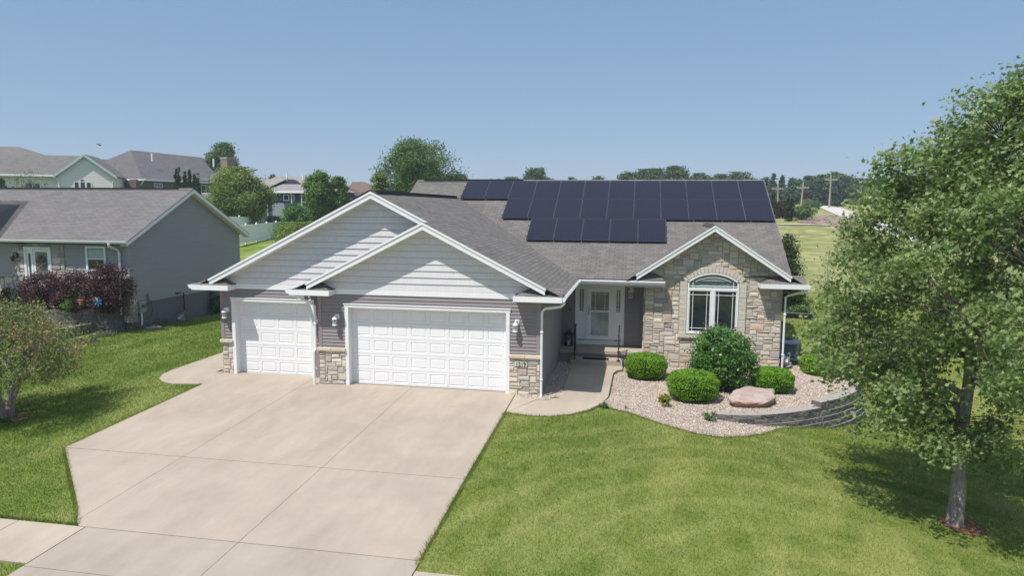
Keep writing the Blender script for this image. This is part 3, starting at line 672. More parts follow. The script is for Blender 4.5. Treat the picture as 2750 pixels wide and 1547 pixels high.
# --- front door with sidelights
fd = MB(); yd = yp
fd.box(3.9, yd-.03, .56, 4.0, yd+.03, 2.58); fd.box(5.62, yd-.03, .56, 5.72, yd+.03, 2.58); fd.box(3.9, yd-.031, 2.52, 5.72, yd+.03, 2.60)
fd.box(3.9, yd-.035, .38, 5.72, yd+.03, .545); fd.box(4.27, yd-.02, .56, 4.34, yd+.03, 2.53); fd.box(5.30, yd-.02, .56, 5.37, yd+.03, 2.53)
FD = fd.build('front_door', M['white'], H)
tw_ = plain('threshold_wood', (.10, .07, .06), .6)
for a, b in ((4.0, 4.27), (5.37, 5.62)): mb = MB(); mb.box(a, yd-.05, .545, b, yd-.0, .565); mb.build('threshold', tw_, FD)
for a, b in ((4.0, 4.27), (5.37, 5.62)):
    mb = MB(); mb.box(a, yd+.005, .56, b, yd+.03, 2.52); frame(mb, a+.03, 1.62, b-.03, 2.48, yd-.008, .025, .015)
    x = (a+b)/2
    mb.box(x-.008, yd-.006, 1.66, x+.008, yd+.002, 2.45); mb.box(a+.05, yd-.006, 1.74, b-.05, yd+.002, 1.752); mb.box(a+.05, yd-.006, 2.36, b-.05, yd+.002, 2.372)
    mb.box(a+.04, yd+.0, .66, b-.04, yd+.006, 1.54)
    SL = mb.build('sidelight', M['door'], FD)
    mb = MB(); mb.box(a+.045, yd-.0015, 1.64, b-.045, yd+.004, 2.46); mb.build('pane', M['glass2'], SL)
mb = MB(); mb.box(4.34, yd+.01, .56, 5.30, yd+.03, 2.52); mb.build('inner_door', M['door'], FD)
mb = MB(); frame(mb, 4.345, .58, 5.295, 2.515, yd-.045, .12, .03); frame(mb, 4.465, .70, 5.175, 2.4, yd-.04, .025, .02); mb.box(4.465, yd-.044, 1.625, 5.175, yd-.02, 1.69)
SD = mb.build('storm_door', M['door'], FD)
mb = MB(); mb.box(4.48, yd-.026, .72, 5.16, yd-.022, 1.63); mb.build('lower_pane', glassy('storm_glass', (.30, .34, .34), .12, .6), SD)
mb = MB(); mb.box(4.48, yd-.026, 1.69, 5.16, yd-.022, 2.38); mb.build('upper_pane', M['glass2'], SD)
mb = MB()
for x in (4.64, 5.0): mb.box(x-.008, yd-.03, 1.69, x+.008, yd-.027, 2.38)
for z in (1.77, 2.30): mb.box(4.48, yd-.0305, z-.007, 5.16, yd-.0265, z+.007)
mb.build('muntin', M['curtain'], SD)
mb = MB(); mb.box(4.39, yd-.06, 1.5, 4.425, yd-.045, 1.82); mb.tube([(4.41, yd-.06, 1.72), (4.41, yd-.1, 1.72), (4.52, yd-.1, 1.72)], .012); mb.build('handle', M['alu'], SD)
mb = MB(); mb.box(3.68, yp-.03, 1.62, 3.72, yp-.012, 1.74); mb.build('doorbell', M['black'], H)
# --- garage doors
def garage_door(x0, x1, y, ncol):
    g = MB(); g.box(x0-.11, y-.03, -.02, x0, y+.0, 2.44); g.box(x1, y-.03, -.02, x1+.11, y+.0, 2.44); g.box(x0-.13, y-.034, 2.44, x1+.13, y+.002, 2.54); g.box(x0-.15, y-.055, 2.535, x1+.15, y+.0, 2.56)
    g.box(x0-.02, y, -.02, x0, y+.28, 2.44); g.box(x1, y, -.02, x1+.02, y+.28, 2.44); g.box(x0, y+.001, 2.44, x1, y+.28, 2.46)
    gd = g.build('garage_door', M['white'], H); hh = 2.42/5
    for r_ in range(5):
        s = MB(); z0 = .02+r_*hh; z1_ = z0+hh-.006; yb = y+.245; pw_ = (x1-x0-.1)/ncol
        xs = [x0]; 
        # rails/stiles face as strips, panels recessed and raised
        def q(a, b, c, d, o0=0., o1=0., o2=0., o3=0.): s.face([(a, yb+o0, b), (c, yb+o1, b), (c, yb+o2, d), (a, yb+o3, d)])
        mrg, pz0, pz1 = .055, z0+.075, z1_-.075
        q(x0, z0, x1, pz0); q(x0, pz1, x1, z1_)
        for k in range(ncol+1):
            a = x0 if k == 0 else x0+.05+k*pw_-mrg; b = x1 if k == ncol else x0+.05+k*pw_+mrg; q(a, pz0, b, pz1)
        for k in range(ncol):
            a, b = x0+.05+k*pw_+mrg, x0+.05+(k+1)*pw_-mrg
            R0 = [(a, pz0), (b, pz0), (b, pz1), (a, pz1)]; R1 = [(a+.014, pz0+.014), (b-.014, pz0+.014), (b-.014, pz1-.014), (a+.014, pz1-.014)]; R2_ = [(a+.045, pz0+.045), (b-.045, pz0+.045), (b-.045, pz1-.045), (a+.045, pz1-.045)]
            for A_, B_, oa, ob in ((R0, R1, 0, .016), (R1, R2_, .016, .002)):
                for t in range(4):
                    u_ = (t+1) % 4; s.face([(A_[t][0], yb+oa, A_[t][1]), (A_[u_][0], yb+oa, A_[u_][1]), (B_[u_][0], yb+ob, B_[u_][1]), (B_[t][0], yb+ob, B_[t][1])])
            s.face([(p[0], yb+.002, p[1]) for p in R2_])
        s.face([(x0, yb, z1_), (x1, yb, z1_), (x1, yb+.04, z1_), (x0, yb+.04, z1_)]); s.face([(x0, yb, z0), (x1, yb, z0), (x1, yb+.04, z0), (x0, yb+.04, z0)])
        s.build('door_section', M['door'], gd)
    s = MB(); s.box(x0, y+.24, -.01, x1, y+.28, .02); s.build('bottom_seal', M['black'], gd)
    s = MB(); s.box(x0-.0, y+.29, 0, x1, y+.31, 2.44); s.build('backing', M['dark'], gd)
garage_door(-2.44, 2.44, 0, 8); garage_door(-6.56, -3.94, s1, 4)
# --- wall lanterns
def lantern(x, y, z, s=1.):
    mb = MB(); L = lambda a, b, c: (x+a*s, y+b*s, z+c*s)
    mb.box(x-.055*s, y-.045, z-.02*s, x+.075*s, y-.014, z+.13*s)
    mb.tube([L(.01, -.05, .05), L(0, -.09, .10), L(-.01, -.14, .11), L(-.02, -.16, .06)], [.045*s, .035*s, .02*s, .012*s], 8)
    c = V(*L(-.02, -.16, 0))
    mb.lathe(c, [(.0, .10*s), (.012*s, .085*s), (.02*s, .06*s), (.05*s, .045*s), (.085*s, -.0*s), (.09*s, -.02*s), (.0, -.02*s)], 10)
    for k in range(6):
        t = math.pi/3*k+.3; p = c+V(.062*s*math.cos(t), .062*s*math.sin(t), 0); mb.tube([p+V(0, 0, -.02*s), p+V(0, 0, -.2*s)], .006*s, 4)
    mb.lathe(c, [(0, -.195*s), (.08*s, -.195*s), (.085*s, -.22*s), (0, -.225*s)], 10)
    o = mb.build('wall_lantern', M['white'], H)
    g = MB(); g.lathe(c, [(.05*s, -.02*s), (.05*s, -.195*s)], 10); g.build('glass', M['cglass'], o)
    g = MB(); g.lathe(c, [(0, -.08*s), (.02*s, -.09*s), (.022*s, -.15*s), (0, -.195*s)], 8); g.build('bulb', M['curtain'], o)
    g = MB(); g.box(x-.085*s, y-.016, z-.05*s, x+.13*s, y-.008, z+.16*s); g.build('mount_plate', M['side'], o)
lantern(-6.83, s1, 2.1, .95); lantern(-2.80, 0, 2.1, .95); lantern(2.76, 0, 2.12, .95); lantern(5.96, yp, 2.44, 1.05)
# --- house number
mb = MB(); mb.prism([(2.705, -.058, .872), (3.075, -.058, .868), (3.08, -.058, 1.01), (2.70, -.058, 1.008)], (0, .055, 0), 0, (.62, .58, .50)); NP = mb.build('number_plaque', M['stone'], H)
cu = bpy.data.curves.new('t', 'FONT'); cu.body = '1319'; cu.size = .175; cu.extrude = .002; cu.align_x = 'CENTER'; cu.space_character = 1.05; cu.offset = .0035
to = bpy.data.objects.new('t', cu); col.objects.link(to); dg = bpy.context.evaluated_depsgraph_get(); tm = bpy.data.meshes.new_from_object(to.evaluated_get(dg)); bpy.data.objects.remove(to); bpy.data.curves.remove(cu)
co = np.empty(len(tm.vertices)*3); tm.vertices.foreach_get('co', co); co = co.reshape(-1, 3); co = np.stack([2.89+co[:, 0]*.84, -.063-co[:, 2], .882+co[:, 1]], 1)-ORG[H.name]
tm.vertices.foreach_set('co', co.ravel()); tm.name = 'numerals'; tm.materials.clear(); link(tm, 'numerals', M['black'], NP)
# --- gutters and downspouts
def gut(p0, p1, out, nh=0):
    mb = MB(); gutter(mb, p0, p1, out); g = mb.build('gutter', M['white'], H)
    if nh:
        p0 = np.asarray(p0, float); p1 = np.asarray(p1, float); out = np.asarray(out, float)
        for k in range(nh):
            h = MB(); q_ = p0+(p1-p0)*(k+.6)/nh; d = nrm(p1-p0)*.022; h.prism([q_-d, q_+d, q_+d+out*.12, q_-d+out*.12], (0, 0, -.006)); h.build('hanger', M['white'], g)
gut((4.112, yf2-.05, 2.975), (4.112, YE, 2.975), (1, 0, 0), 9); gut((4.12, YE+.09, 2.955), (7.11, YE+.09, 2.955), (0, -1, 0))
gut((-7.722, .02, 2.985), (-7.722, 12, 2.985), (-1, 0, 0)); gut((-4.122, yf2-.06, 2.985), (-4.122, s1-.1, 2.985), (-1, 0, 0)); gut((11.722, 4.66, 2.955), (11.722, 7.4, 2.955), (1, 0, 0))
def spout(pts):
    mb = MB(); mb.tube(pts, .036, 6); g = mb.build('downspout', M['white'], H, smooth=False)
    for z in (.5, 1.9):
        s = MB(); p = pts[4]; s.box(p[0]-.045, p[1]-.045, z, p[0]+.045, p[1]+.045, z+.03); s.build('strap', M['white'], g)
spout([(4.17, yf2+.0, 2.86), (4.17, yf2+.02, 2.80), (4.05, yf2+.12, 2.70), (3.58, -.08, 2.60), (3.50, -.07, 2.5), (3.50, -.07, .1), (3.50, -.12, -.1)])
spout([(-4.19, -.2, 2.87), (-4.16, -.19, 2.8), (-3.65, -.1, 2.56), (-3.50, -.075, 2.46), (-3.50, -.075, 1.15), (-3.53, -.14, 1.05), (-3.53, -.14, .0)])
spout([(11.78, 4.8, 2.84), (11.76, 4.82, 2.76), (11.3, 5.0, 2.6), (11.14, 5.06, 2.52), (11.14, 5.06, .0), (11.16, 5.0, -.15)])
# --- porch and step
mb = MB(); mb.box(3.36, 5.08, .26, 6.44, yp, .37); mb.build('porch_slab', M['concw'], H)
mb = MB(); mb.box(3.43, 5.16, -.25, 6.44, yp, .26); mb.build('porch_foundation', M['side'], H)
mb = MB(); mb.box(3.9, 4.60, -.1, 5.72, 5.16, .14); mb.build('porch_step', M['concw'], H)
# --- solar panels
M['pframe'] = plain('panel_frame', (.06, .065, .085), .4, .5, .05)
def solar(x0, y0, x1, y1, off=.11, zf=mz):
    mb = MB(); n = nrm((0, -KM, 1)); P = lambda x, y, o: np.array([x, y, zf(y)])+n*o
    q = [P(x0+.008, y0+.008, off), P(x1-.008, y0+.008, off), P(x1-.008, y1-.008, off), P(x0+.008, y1-.008, off)]
    L = np.linalg.norm(q[3]-q[0]); W_ = x1-x0
    mb.prism(q, -n*.035, 1); e = .013
    c = [P(x0+.008+e, y0+.008+e*.9, off+.0012), P(x1-.008-e, y0+.008+e*.9, off+.0012), P(x1-.008-e, y1-.008-e*.9, off+.0012), P(x0+.008+e, y1-.008-e*.9, off+.0012)]
    mb.face(c, [(0, 0), (W_, 0), (W_, L), (0, L)], 0)
    return mb.build('solar_panel', [M['solar'], M['pframe']], H)
pw_ = 1.064
for k in range(12): solar(-1.50+k*pw_, 9.78, -1.50+(k+1)*pw_, 11.24)
for k in range(10): solar(.63+k*pw_, 8.33, .63+(k+1)*pw_, 9.77)
for k in range(5): solar(1.88+k*pw_, 6.88, 1.88+(k+1)*pw_, 8.32)
mb = MB(); n = nrm((0, -KM, 1))
for x0, x1, y0 in ((-1.6, 11.3, 10.15), (-1.6, 11.3, 10.9), (.55, 11.3, 8.7), (.55, 11.3, 9.4), (1.8, 7.25, 7.25), (1.8, 7.25, 7.98)):
    p = np.array([x0, y0, mz(y0)])+n*.06; mb = MB(); mb.obox(p, (x1-x0, 0, 0), V(0, .04, .04*KM), n*-.05); mb.build('panel_rail', M['alu'], H)
for x0, x1, y0 in ((-1.4, .6, 9.76), (.7, 1.8, 8.31), (7.2, 11.2, 8.31), (1.9, 7.2, 6.86)):
    k = x0
    while k < x1: mb = MB(); mb.tube([(k, y0, mz(y0)-.02), (k, y0, mz(y0)+.12)], .012, 4); mb.build('panel_bracket', M['alu'], H); k += 1.064
# array on the hidden west slope, seen only by its raised edge
def solar_w(u0, u1, y0, y1, off):
    n_ = nrm((-K1, 0, 1)); P = lambda x, y, o: np.array([x, y, gz1(x)])+n_*o
    mb = MB(); q = [P(u0, y0, off), P(u1, y0, off), P(u1, y1, off), P(u0, y1, off)]; mb.prism(q, -n_*.04, 1)
    mb.face([p+n_*.0012 for p in q], [(0, 0), (1.7, 0), (1.7, 1), (0, 1)], 0); mb.build('solar_panel', [M['solar'], M['black']], H)
for y0 in (1.3, 2.34, 3.38):
    for u0, off in ((-3.55, .30), (-5.05, .27)): solar_w(u0, u0+1.46, y0, y0+1.02, off)
# ================================================================ GROUND
def axis(spec):
    out = [spec[0][0]]
    for a, b, s in spec:
        n = max(1, round((b-a)/s)); out += [a+(b-a)*(i+1)/n for i in range(n)]
    return np.array(out)
gx = axis([(-700, -200, 50), (-200, -60, 10), (-60, -20, 1.5), (-20, 18, .25), (18, 60, 1.5), (60, 200, 8), (200, 700, 50)])
gy = axis([(-60, -16, 4), (-16, 12, .25), (12, 40, .8), (40, 120, 3), (120, 260, 8), (260, 900, 40)])
X, Y = np.meshgrid(gx, gy); Z = T(X, Y)
hid = ((X > -6.7) & (X < 10.8) & (Y > 6.5) & (Y < 17.5)) | ((X > -6.8) & (X < 3.2) & (Y > .9) & (Y < 17))
Z = np.where(hid, Z-.4, Z)
me = bpy.data.meshes.new('ground'); nx, ny = len(gx), len(gy)
vv = np.stack([X, Y, Z], -1).reshape(-1, 3); ii = np.arange(nx*ny).reshape(ny, nx)
ff = np.stack([ii[:-1, :-1], ii[:-1, 1:], ii[1:, 1:], ii[1:, :-1]], -1).reshape(-1, 4)
me.vertices.add(len(vv)); me.vertices.foreach_set('co', vv.astype(np.float32).ravel()); me.loops.add(ff.size); me.loops.foreach_set('vertex_index', ff.astype(np.int32).ravel())
me.polygons.add(len(ff)); me.polygons.foreach_set('loop_start', (np.arange(len(ff))*4).astype(np.int32)); me.polygons.foreach_set('loop_total', np.full(len(ff), 4, np.int32)); me.update(); me.validate()
tag(link(me, 'ground', M['lawn'], smooth=True), kind='structure')
# --- concrete
def fillet(P, idx, r, n=6):
    out = []
    for i, p in enumerate(P):
        if i not in idx: out.append(p); continue
        p = np.array(p); a = np.array(P[i-1]); b = np.array(P[(i+1) % len(P)]); u = (a-p)/np.linalg.norm(a-p); v = (b-p)/np.linalg.norm(b-p); rr_ = idx[i] if isinstance(idx, dict) else r
        for k in range(n+1):
            t = k/n; q = (1-t)**2*(p+u*rr_)+2*t*(1-t)*p+t*t*(p+v*rr_); out.append(tuple(q))
    return out
def slab(mb, poly, top=.03, th=.25, z=None):
    pts = [(x, y, (y*.037 if z is None else z(x, y))+top) for x, y in poly]; mb.prism(pts, (0, 0, -th))
g = .0045
DR = [[(-6.95, -5.98), (-3.86-g, -5.98), (-3.86-g, .66), (-6.6, .66), (-6.95, .5)],
      [(-6.93, -6.0), (-3.86-g, -6.0), (-3.86-g, -9.0), (-4.25, -8.55)],
      [(-3.86+g, -5.98), (-.49-g, -5.98), (-.49-g, .14), (-3.4, .14), (-3.4, .66), (-3.86+g, .66)],
      [(-3.86+g, -6.0), (-.49-g, -6.0), (-.49-g, -9.19), (-3.66, -9.19), (-3.86+g, -9.02)],
      [(-.49+g, -5.98), (2.72, -5.98), (2.72, .14), (-.49+g, .14)],
      [(-.49+g, -6.0), (2.72, -6.0), (2.76, -9.19), (-.49+g, -9.19)]]
mb = MB()
for p in DR: slab(mb, p)
DRV = mb.build('driveway', M['conc']); tag(DRV, kind='structure')
mb = MB(); slab(mb, [(-6.85, -5.9), (-3.9, -8.7), (-3.45, -9.3), (-3.45, -12), (2.6, -12), (2.6, 0), (-6.85, 0)], .010, .1); tag(mb.build('driveway_joints', M['dirtjoint']), kind='structure')
mb = MB()
for p in ([(-3.5, -9.21), (-.49-g, -9.21), (-.49-g, -10.5), (-3.5, -10.5)], [(-.49+g, -9.21), (2.78, -9.21), (2.78, -10.5), (-.49+g, -10.5)], [(-3.5, -10.515), (-.49-g, -10.515), (-.49-g, -16), (-3.6, -16)], [(-.49+g, -10.515), (2.78, -10.515), (2.9, -16), (-.49+g, -16)]): slab(mb, p)
tag(mb.build('driveway_apron', M['conc2']), kind='structure')
mb = MB()
for a, b in ((-4.92, -3.53), (-6.3, -4.935), (-7.7, -6.315), (-9.2, -7.715)): slab(mb, [(a, -9.2), (a, -10.42), (b, -10.42), (b, -9.2)], .025)
for a, b in ((2.8, 4.2), (4.215, 5.6), (5.615, 7.0)): slab(mb, [(a, -9.5), (a, -10.7), (b, -10.7), (b, -9.5)], .025)
tag(mb.build('sidewalk', M['concw']), kind='structure')
mb = MB()
wl = [(-6.96, -.72), (-7.9, -.86), (-8.6, -.55), (-8.98, .15), (-9.02, 1.2), (-9.0, 3.6), (-8.95, 9.), (-7.6, 9.), (-7.45, 1.2), (-7.3, .75), (-6.96, .55)]
def wz(x, y): return Tf(x, y) if y < 0 else .02*min(y, 3)
mb2 = []
slab(mb, [(-6.96, -.72), (-7.9, -.86), (-8.35, -.72), (-8.7, -.4), (-8.93, .05), (-9.0, .6), (-9.02, 1.2), (-7.45, 1.2), (-7.3, .75), (-6.96, .62)], .03, .2, lambda x, y: min(y, 0)*.037); slab(mb, [(-9.02, 1.215), (-9.0, 3.6), (-8.95, 9), (-7.6, 9), (-7.45, 1.215)], .03, .2, lambda x, y: 0)
tag(mb.build('side_path', M['concw']), kind='structure')
fw = [(2.74, 0.12), (2.75, -1.62), (3.4, -1.78), (3.95, -1.74), (4.5, -1.46), (4.95, -1.0), (5.25, -.45), (5.42, .3), (5.45, 3.5), (5.55, 3.9), (5.74, 4.1), (5.74, 4.59), (3.88, 4.59), (3.88, 4.1), (4.0, 3.7), (4.03, 1.1), (3.9, .55), (3.6, .0), (3.1, -.28), (2.95, -.2)]
mb = MB(); hz = lambda x, y: (.037*y+.02) if y < 0 else .02-.06*float(sm(0, 2, y))
slab(mb, fw, .0, .22, hz); tag(mb.build('front_walk', M['concw']), kind='structure')
# --- point in polygon
def inpoly(x, y, P):
    x = np.asarray(x); y = np.asarray(y); c = np.zeros(x.shape, bool); n = len(P); j = n-1
    for i in range(n):
        xi, yi = P[i][0], P[i][1]; xj, yj = P[j][0], P[j][1]
        with np.errstate(divide='ignore', invalid='ignore'):
            c ^= ((yi > y) != (yj > y)) & (x < (xj-xi)*(y-yi)/(yj-yi+1e-12)+xi)
        j = i
    return c
# --- retaining wall path and gravel bed
WP = [(8.40, -.42), (9.0, -.42), (9.6, -.26), (10.2, 0.02), (10.8, .38), (11.35, .80), (11.9, 1.28), (12.4, 1.86), (12.85, 2.52), (13.15, 3.25), (13.3, 4.1), (13.25, 5.0)]
BED = [(5.42, .2), (5.2, -.5), (5.5, -.62), (6.1, -.9), (6.9, -1.42), (7.7, -1.82), (8.4, -1.84), (9.0, -1.45), (9.5, -1.0), (10.0, -.3)]+WP[4:]+[(13.2, 5.9), (11.0, 5.9), (11.0, 5.3), (6.4, 5.3), (6.4, 5.25), (5.7, 5.2), (5.7, 4.1), (5.5, 3.8), (5.42, 2)]
def wally(x): return np.interp(x, [p[0] for p in WP[:-1]], [p[1] for p in WP[:-1]])
def bedz(x, y):
    x = np.asarray(x, float); y = np.asarray(y, float); t = T(x, y)+.025
    inner = -.135+.12*sm(10.9, 11.6, x)*sm(-1, 2, y-wally(x)+2)
    f = np.where(x > 8.4, np.where(y > wally(x)+.14, 1., 0.), sm(-1.1, .9, y))
    return np.maximum(t*(1-f)+inner*f, T(x, y)+.02)
def gridfill(name, poly, zf, s, mt, lab=None, kind='structure', uv=False):
    xs = np.arange(min(p[0] for p in poly)-s, max(p[0] for p in poly)+s, s); ys = np.arange(min(p[1] for p in poly)-s, max(p[1] for p in poly)+s, s)
    XX, YY = np.meshgrid(xs, ys); ins = inpoly(XX+s/2, YY+s/2, poly); q = np.argwhere(ins)
    vs_ = []
    for dx, dy in ((0, 0), (1, 0), (1, 1), (0, 1)):
        x = xs[q[:, 1]]+dx*s; y = ys[q[:, 0]]+dy*s; vs_.append(np.stack([x, y, zf(x, y)], -1))
    v = np.stack(vs_, 1).reshape(-1, 3); o = fast(name, v, 4, mt); return tag(o, kind=kind)
gridfill('gravel_bed', BED, bedz, .05, M['gravel'])
GP2 = [(2.95, -.42), (3.75, -.3), (4.08, .4), (4.06, 1.1), (4.04, 3.7), (3.92, 4.1), (3.92, 5.2), (3.4, 5.2), (3.4, .0), (2.9, .0), (2.9, -.3)]
gz_f = lambda x, y: np.where(y < .3, T(x, y)+.008, np.maximum(-.09, T(x, y)+.025))
gridfill('gravel_strip', GP2, gz_f, .05, M['gravel'])
GP3 = [(-7.5, .55), (-7.05, .62), (-7.05, 1.4), (-7.45, 1.3)]
gridfill('gravel_patch', [(-7.42, .62), (-7.05, .60), (-7.05, 3), (-7.40, 3)], lambda x, y: .03+0*x, .05, M['gravel'])
# pebbles
def pebbles(name, poly, zf, n, r0=.012, r1=.03):
    x0, x1 = min(p[0] for p in poly), max(p[0] for p in poly); y0, y1 = min(p[1] for p in poly), max(p[1] for p in poly)
    x = rng.uniform(x0-.05, x1+.05, n); y = rng.uniform(y0-.05, y1+.05, n); k = inpoly(x+rng.normal(0, .025, n), y+rng.normal(0, .025, n), poly); x, y = x[k], y[k]; n = len(x)
    r = rng.uniform(r0, r1, n); z = zf(x, y)+r*.25; a = rng.uniform(0, 6.28, n); e = rng.uniform(.55, 1, n)
    dirs = np.array([(1, 0, 0), (0, 1, 0), (-1, 0, 0), (0, -1, 0), (0, 0, .7), (0, 0, -.7)]); P = []
    for d in dirs:
        dx = d[0]*r; dy = d[1]*r*e; P.append(np.stack([x+dx*np.cos(a)-dy*np.sin(a), y+dx*np.sin(a)+dy*np.cos(a), z+d[2]*r+rng.normal(0, .12, n)*r], -1))
    P = np.stack(P, 1); tri = [(0, 1, 4), (1, 2, 4), (2, 3, 4), (3, 0, 4)]
    v = P[:, tri].reshape(-1, 3); o = fast(name, v, 3, M['pebble2'], tint=np.repeat(rng.random(n), 4)); return tag(o, 'loose tan and pink river pebbles scattered over the front bed' if name == 'pebbles' else 'loose pebbles beside the garage wall', None, None, 'stuff')
m, nt, b = nt_of('pebble_mix'); a_ = nd(nt, 'Attribute', attribute_name='leaf')
nt.links.new(ramp(nt, a_.outputs['Fac'], [(0, (.18, .135, .11)), (.25, (.38, .30, .23)), (.5, (.49, .41, .34)), (.75, (.40, .33, .30)), (1, (.68, .62, .56))]), b.inputs['Base Color']); b.inputs['Roughness'].default_value = .75; M['pebble2'] = m
pebbles('pebbles', BED, bedz, 60000); pebbles('strip_pebbles', GP2, gz_f, 9000)
# --- block walls
BLK = [(.15, .143, .14), (.18, .17, .162), (.125, .122, .122), (.19, .18, .17)]
def blockrun(mb, path, ztop, nc, hgt=.15, L=.4, dep=.28, batter=.025, cap=True, seed=1, zbot=None, rough=.02):
    rr = random.Random(seed); P = [np.array(p, float) for p in path]; seg = [np.linalg.norm(P[i+1]-P[i]) for i in range(len(P)-1)]; tot = sum(seg)
    def pt(s):
        s = max(0, min(tot-1e-6, s)); 
        for i, l in enumerate(seg):
            if s <= l: d = (P[i+1]-P[i])/l; return P[i]+d*s, d
            s -= l
        return P[-1], (P[-1]-P[-2])/seg[-1]
    for c in range(nc+(1 if cap else 0)):
        zt = ztop-(0 if c == 0 else .11+(c-1)*hgt) if cap else ztop-c*hgt; h = .11 if (cap and c == 0) else hgt
        off = (.035 if (cap and c == 0) else 0)+batter*c; s = -(L/2 if c % 2 else 0)
        while s < tot:
            a, d0 = pt(s); b, d1 = pt(min(tot, s+L)); s += L
            if np.linalg.norm(b-a) < .05: continue
            if zbot is not None and zt < zbot((a[0]+b[0])/2, (a[1]+b[1])/2)-.02: continue
            d = (b-a)/np.linalg.norm(b-a); nn = np.array([d[1], -d[0]]); a2 = a+d*.004; b2 = b-d*.004
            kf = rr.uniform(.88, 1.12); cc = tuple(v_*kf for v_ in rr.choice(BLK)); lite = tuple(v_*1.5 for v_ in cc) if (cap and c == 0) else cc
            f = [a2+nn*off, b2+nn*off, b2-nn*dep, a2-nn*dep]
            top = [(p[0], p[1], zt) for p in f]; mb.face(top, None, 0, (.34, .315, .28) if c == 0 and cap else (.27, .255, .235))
            n3 = V(nn[0], nn[1], 0); q = [np.array((*f[0], zt)), np.array((*f[1], zt)), np.array((*f[1], zt-h+.004)), np.array((*f[0], zt-h+.004))]
            K = 5; gp = [[q[0]+(q[1]-q[0])*i/K+(q[3]-q[0])*j/2 for i in range(K+1)] for j in range(3)]
            for j in range(3):
                for i in range(K+1):
                    if 0 < i < K or j == 1: gp[j][i] = gp[j][i]+n3*rr.uniform(-rough, rough*1.4)*(1. if j else .35)
            for j in range(2):
                for i in range(K): mb.face([gp[j][i], gp[j][i+1], gp[j+1][i+1], gp[j+1][i]], None, 0, cc)
            for e0, e1 in ((0, 3), (1, 2), (2, 3)):
                mb.face([(*f[e0], zt), (*f[e1], zt), (*f[e1], zt-h), (*f[e0], zt-h)], None, 0, cc)
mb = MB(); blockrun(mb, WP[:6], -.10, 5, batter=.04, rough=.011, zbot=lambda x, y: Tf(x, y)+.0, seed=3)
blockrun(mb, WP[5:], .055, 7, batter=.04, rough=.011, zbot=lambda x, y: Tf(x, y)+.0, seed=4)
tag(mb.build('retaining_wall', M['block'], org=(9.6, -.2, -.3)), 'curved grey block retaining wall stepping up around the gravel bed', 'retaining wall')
mb = MB(); blockrun(mb, [(11.2, 6.05), (13.1, 6.0)], .14, 2, cap=True, seed=8, dep=.4); tag(mb.build('block_ledge', M['block'], org=(12, 6, 0)), 'low grey block ledge beside the air conditioner', 'ledge')
# --- far setting strips
def strip(name, Lp, Rp, off, mt, n=6):
    A = [G(*p) for p in Lp]; B = [G(*p) for p in Rp]; mb = MB()
    def fine(P): return [P[i]+(P[i+1]-P[i])*k/n for i in range(len(P)-1) for k in range(n)]+[P[-1]]
    A, B = fine(A), fine(B)
    for i in range(len(A)-1):
        for j in range(3):
            q = []
            for (u, t) in ((i, j/3), (i, (j+1)/3), (i+1, (j+1)/3), (i+1, j/3)):
                p = A[u]+(B[u]-A[u])*t; q.append((p[0], p[1], Tf(p[0], p[1])+off))
            mb.face(q)
    return tag(mb.build(name, mt, smooth=True, merge=True), kind='structure')
strip('road', [z4(590, 443), z4(750, 485), z4(850, 532), z4(960, 580), z4(1070, 612), z4(1250, 680), z4(1500, 800), z4(1900, 1000)], [z4(650, 443), z4(780, 456), z4(900, 488), z4(1050, 516), z4(1150, 555), z4(1400, 640), z4(1700, 740), z4(2200, 900)], .12, plain('road_concrete', (.50, .47, .44), .9, .2, .06, .3))
def fan(name, px, off, mt, rings=5):
    P = [G(*p) for p in px]; c = sum(P)/len(P); mb = MB(); n = len(P)
    for r in range(rings):
        for i in range(n):
            j = (i+1) % n; q = []
            for (k, t) in ((i, r/rings), (j, r/rings), (j, (r+1)/rings), (i, (r+1)/rings)):
                p = c+(P[k]-c)*t; q.append((p[0], p[1], Tf(p[0], p[1])+off+R.uniform(-.03, .06)*(r/rings < .9)))
            if r == 0: q = q[1:]
            mb.face(q)
    return tag(mb.build(name, mt), kind='structure')
fan('bare_soil', [z4(520, 600), z4(640, 592), z4(760, 590), z4(900, 578), z4(1000, 590), z4(1100, 640), z4(1200, 700), z4(1000, 745), z4(920, 690), z4(700, 668), z4(560, 655)], .07, plain('bare_soil', (.26, .20, .16), .95, .1, .3, .6, 0, .8, 3))
strip('gravel_track', [z4(340, 681), z4(500, 679), z4(700, 679), z4(900, 683)], [z4(340, 686), z4(500, 687), z4(700, 687), z4(900, 692)], .1, plain('track_gravel', (.48, .44, .38), .9, .2, .1))
# ================================================================ FRONT GARDEN THINGS
def rail(x, lab):
    o = empty('handrail', (x, 4.8, .14), lab, 'handrail', 'black handrails on the front step')
    for y, z0, z1_ in ((4.64, .14, 1.12), (5.02, .37, 1.28)):
        mb = MB(); mb.box(x-.018, y-.018, z0, x+.018, y+.018, z1_); mb.build('post', M['black'], o)
        mb = MB(); mb.box(x-.06, y-.06, z0, x+.06, y+.06, z0+.012); mb.build('foot_plate', M['black'], o)
    mb = MB(); mb.tube([(x, 4.50, 1.00), (x, 4.46, 1.08), (x, 4.52, 1.13), (x, 4.64, 1.15), (x, 5.02, 1.31), (x, 5.1, 1.32), (x, 5.12, 1.26)], .024, 6); mb.build('grip', M['black'], o)
    for k in range(3):
        t = (k+1)/4; mb = MB(); y = 4.64+.38*t; mb.box(x-.008, y-.008, .42+.1*t, x+.008, y+.008, 1.14+.15*t); mb.build('baluster', M['black'], o)
    mb = MB(); mb.tube([(x, 4.64, .42), (x, 5.02, .54)], .01, 4); mb.build('lower_bar', M['black'], o)
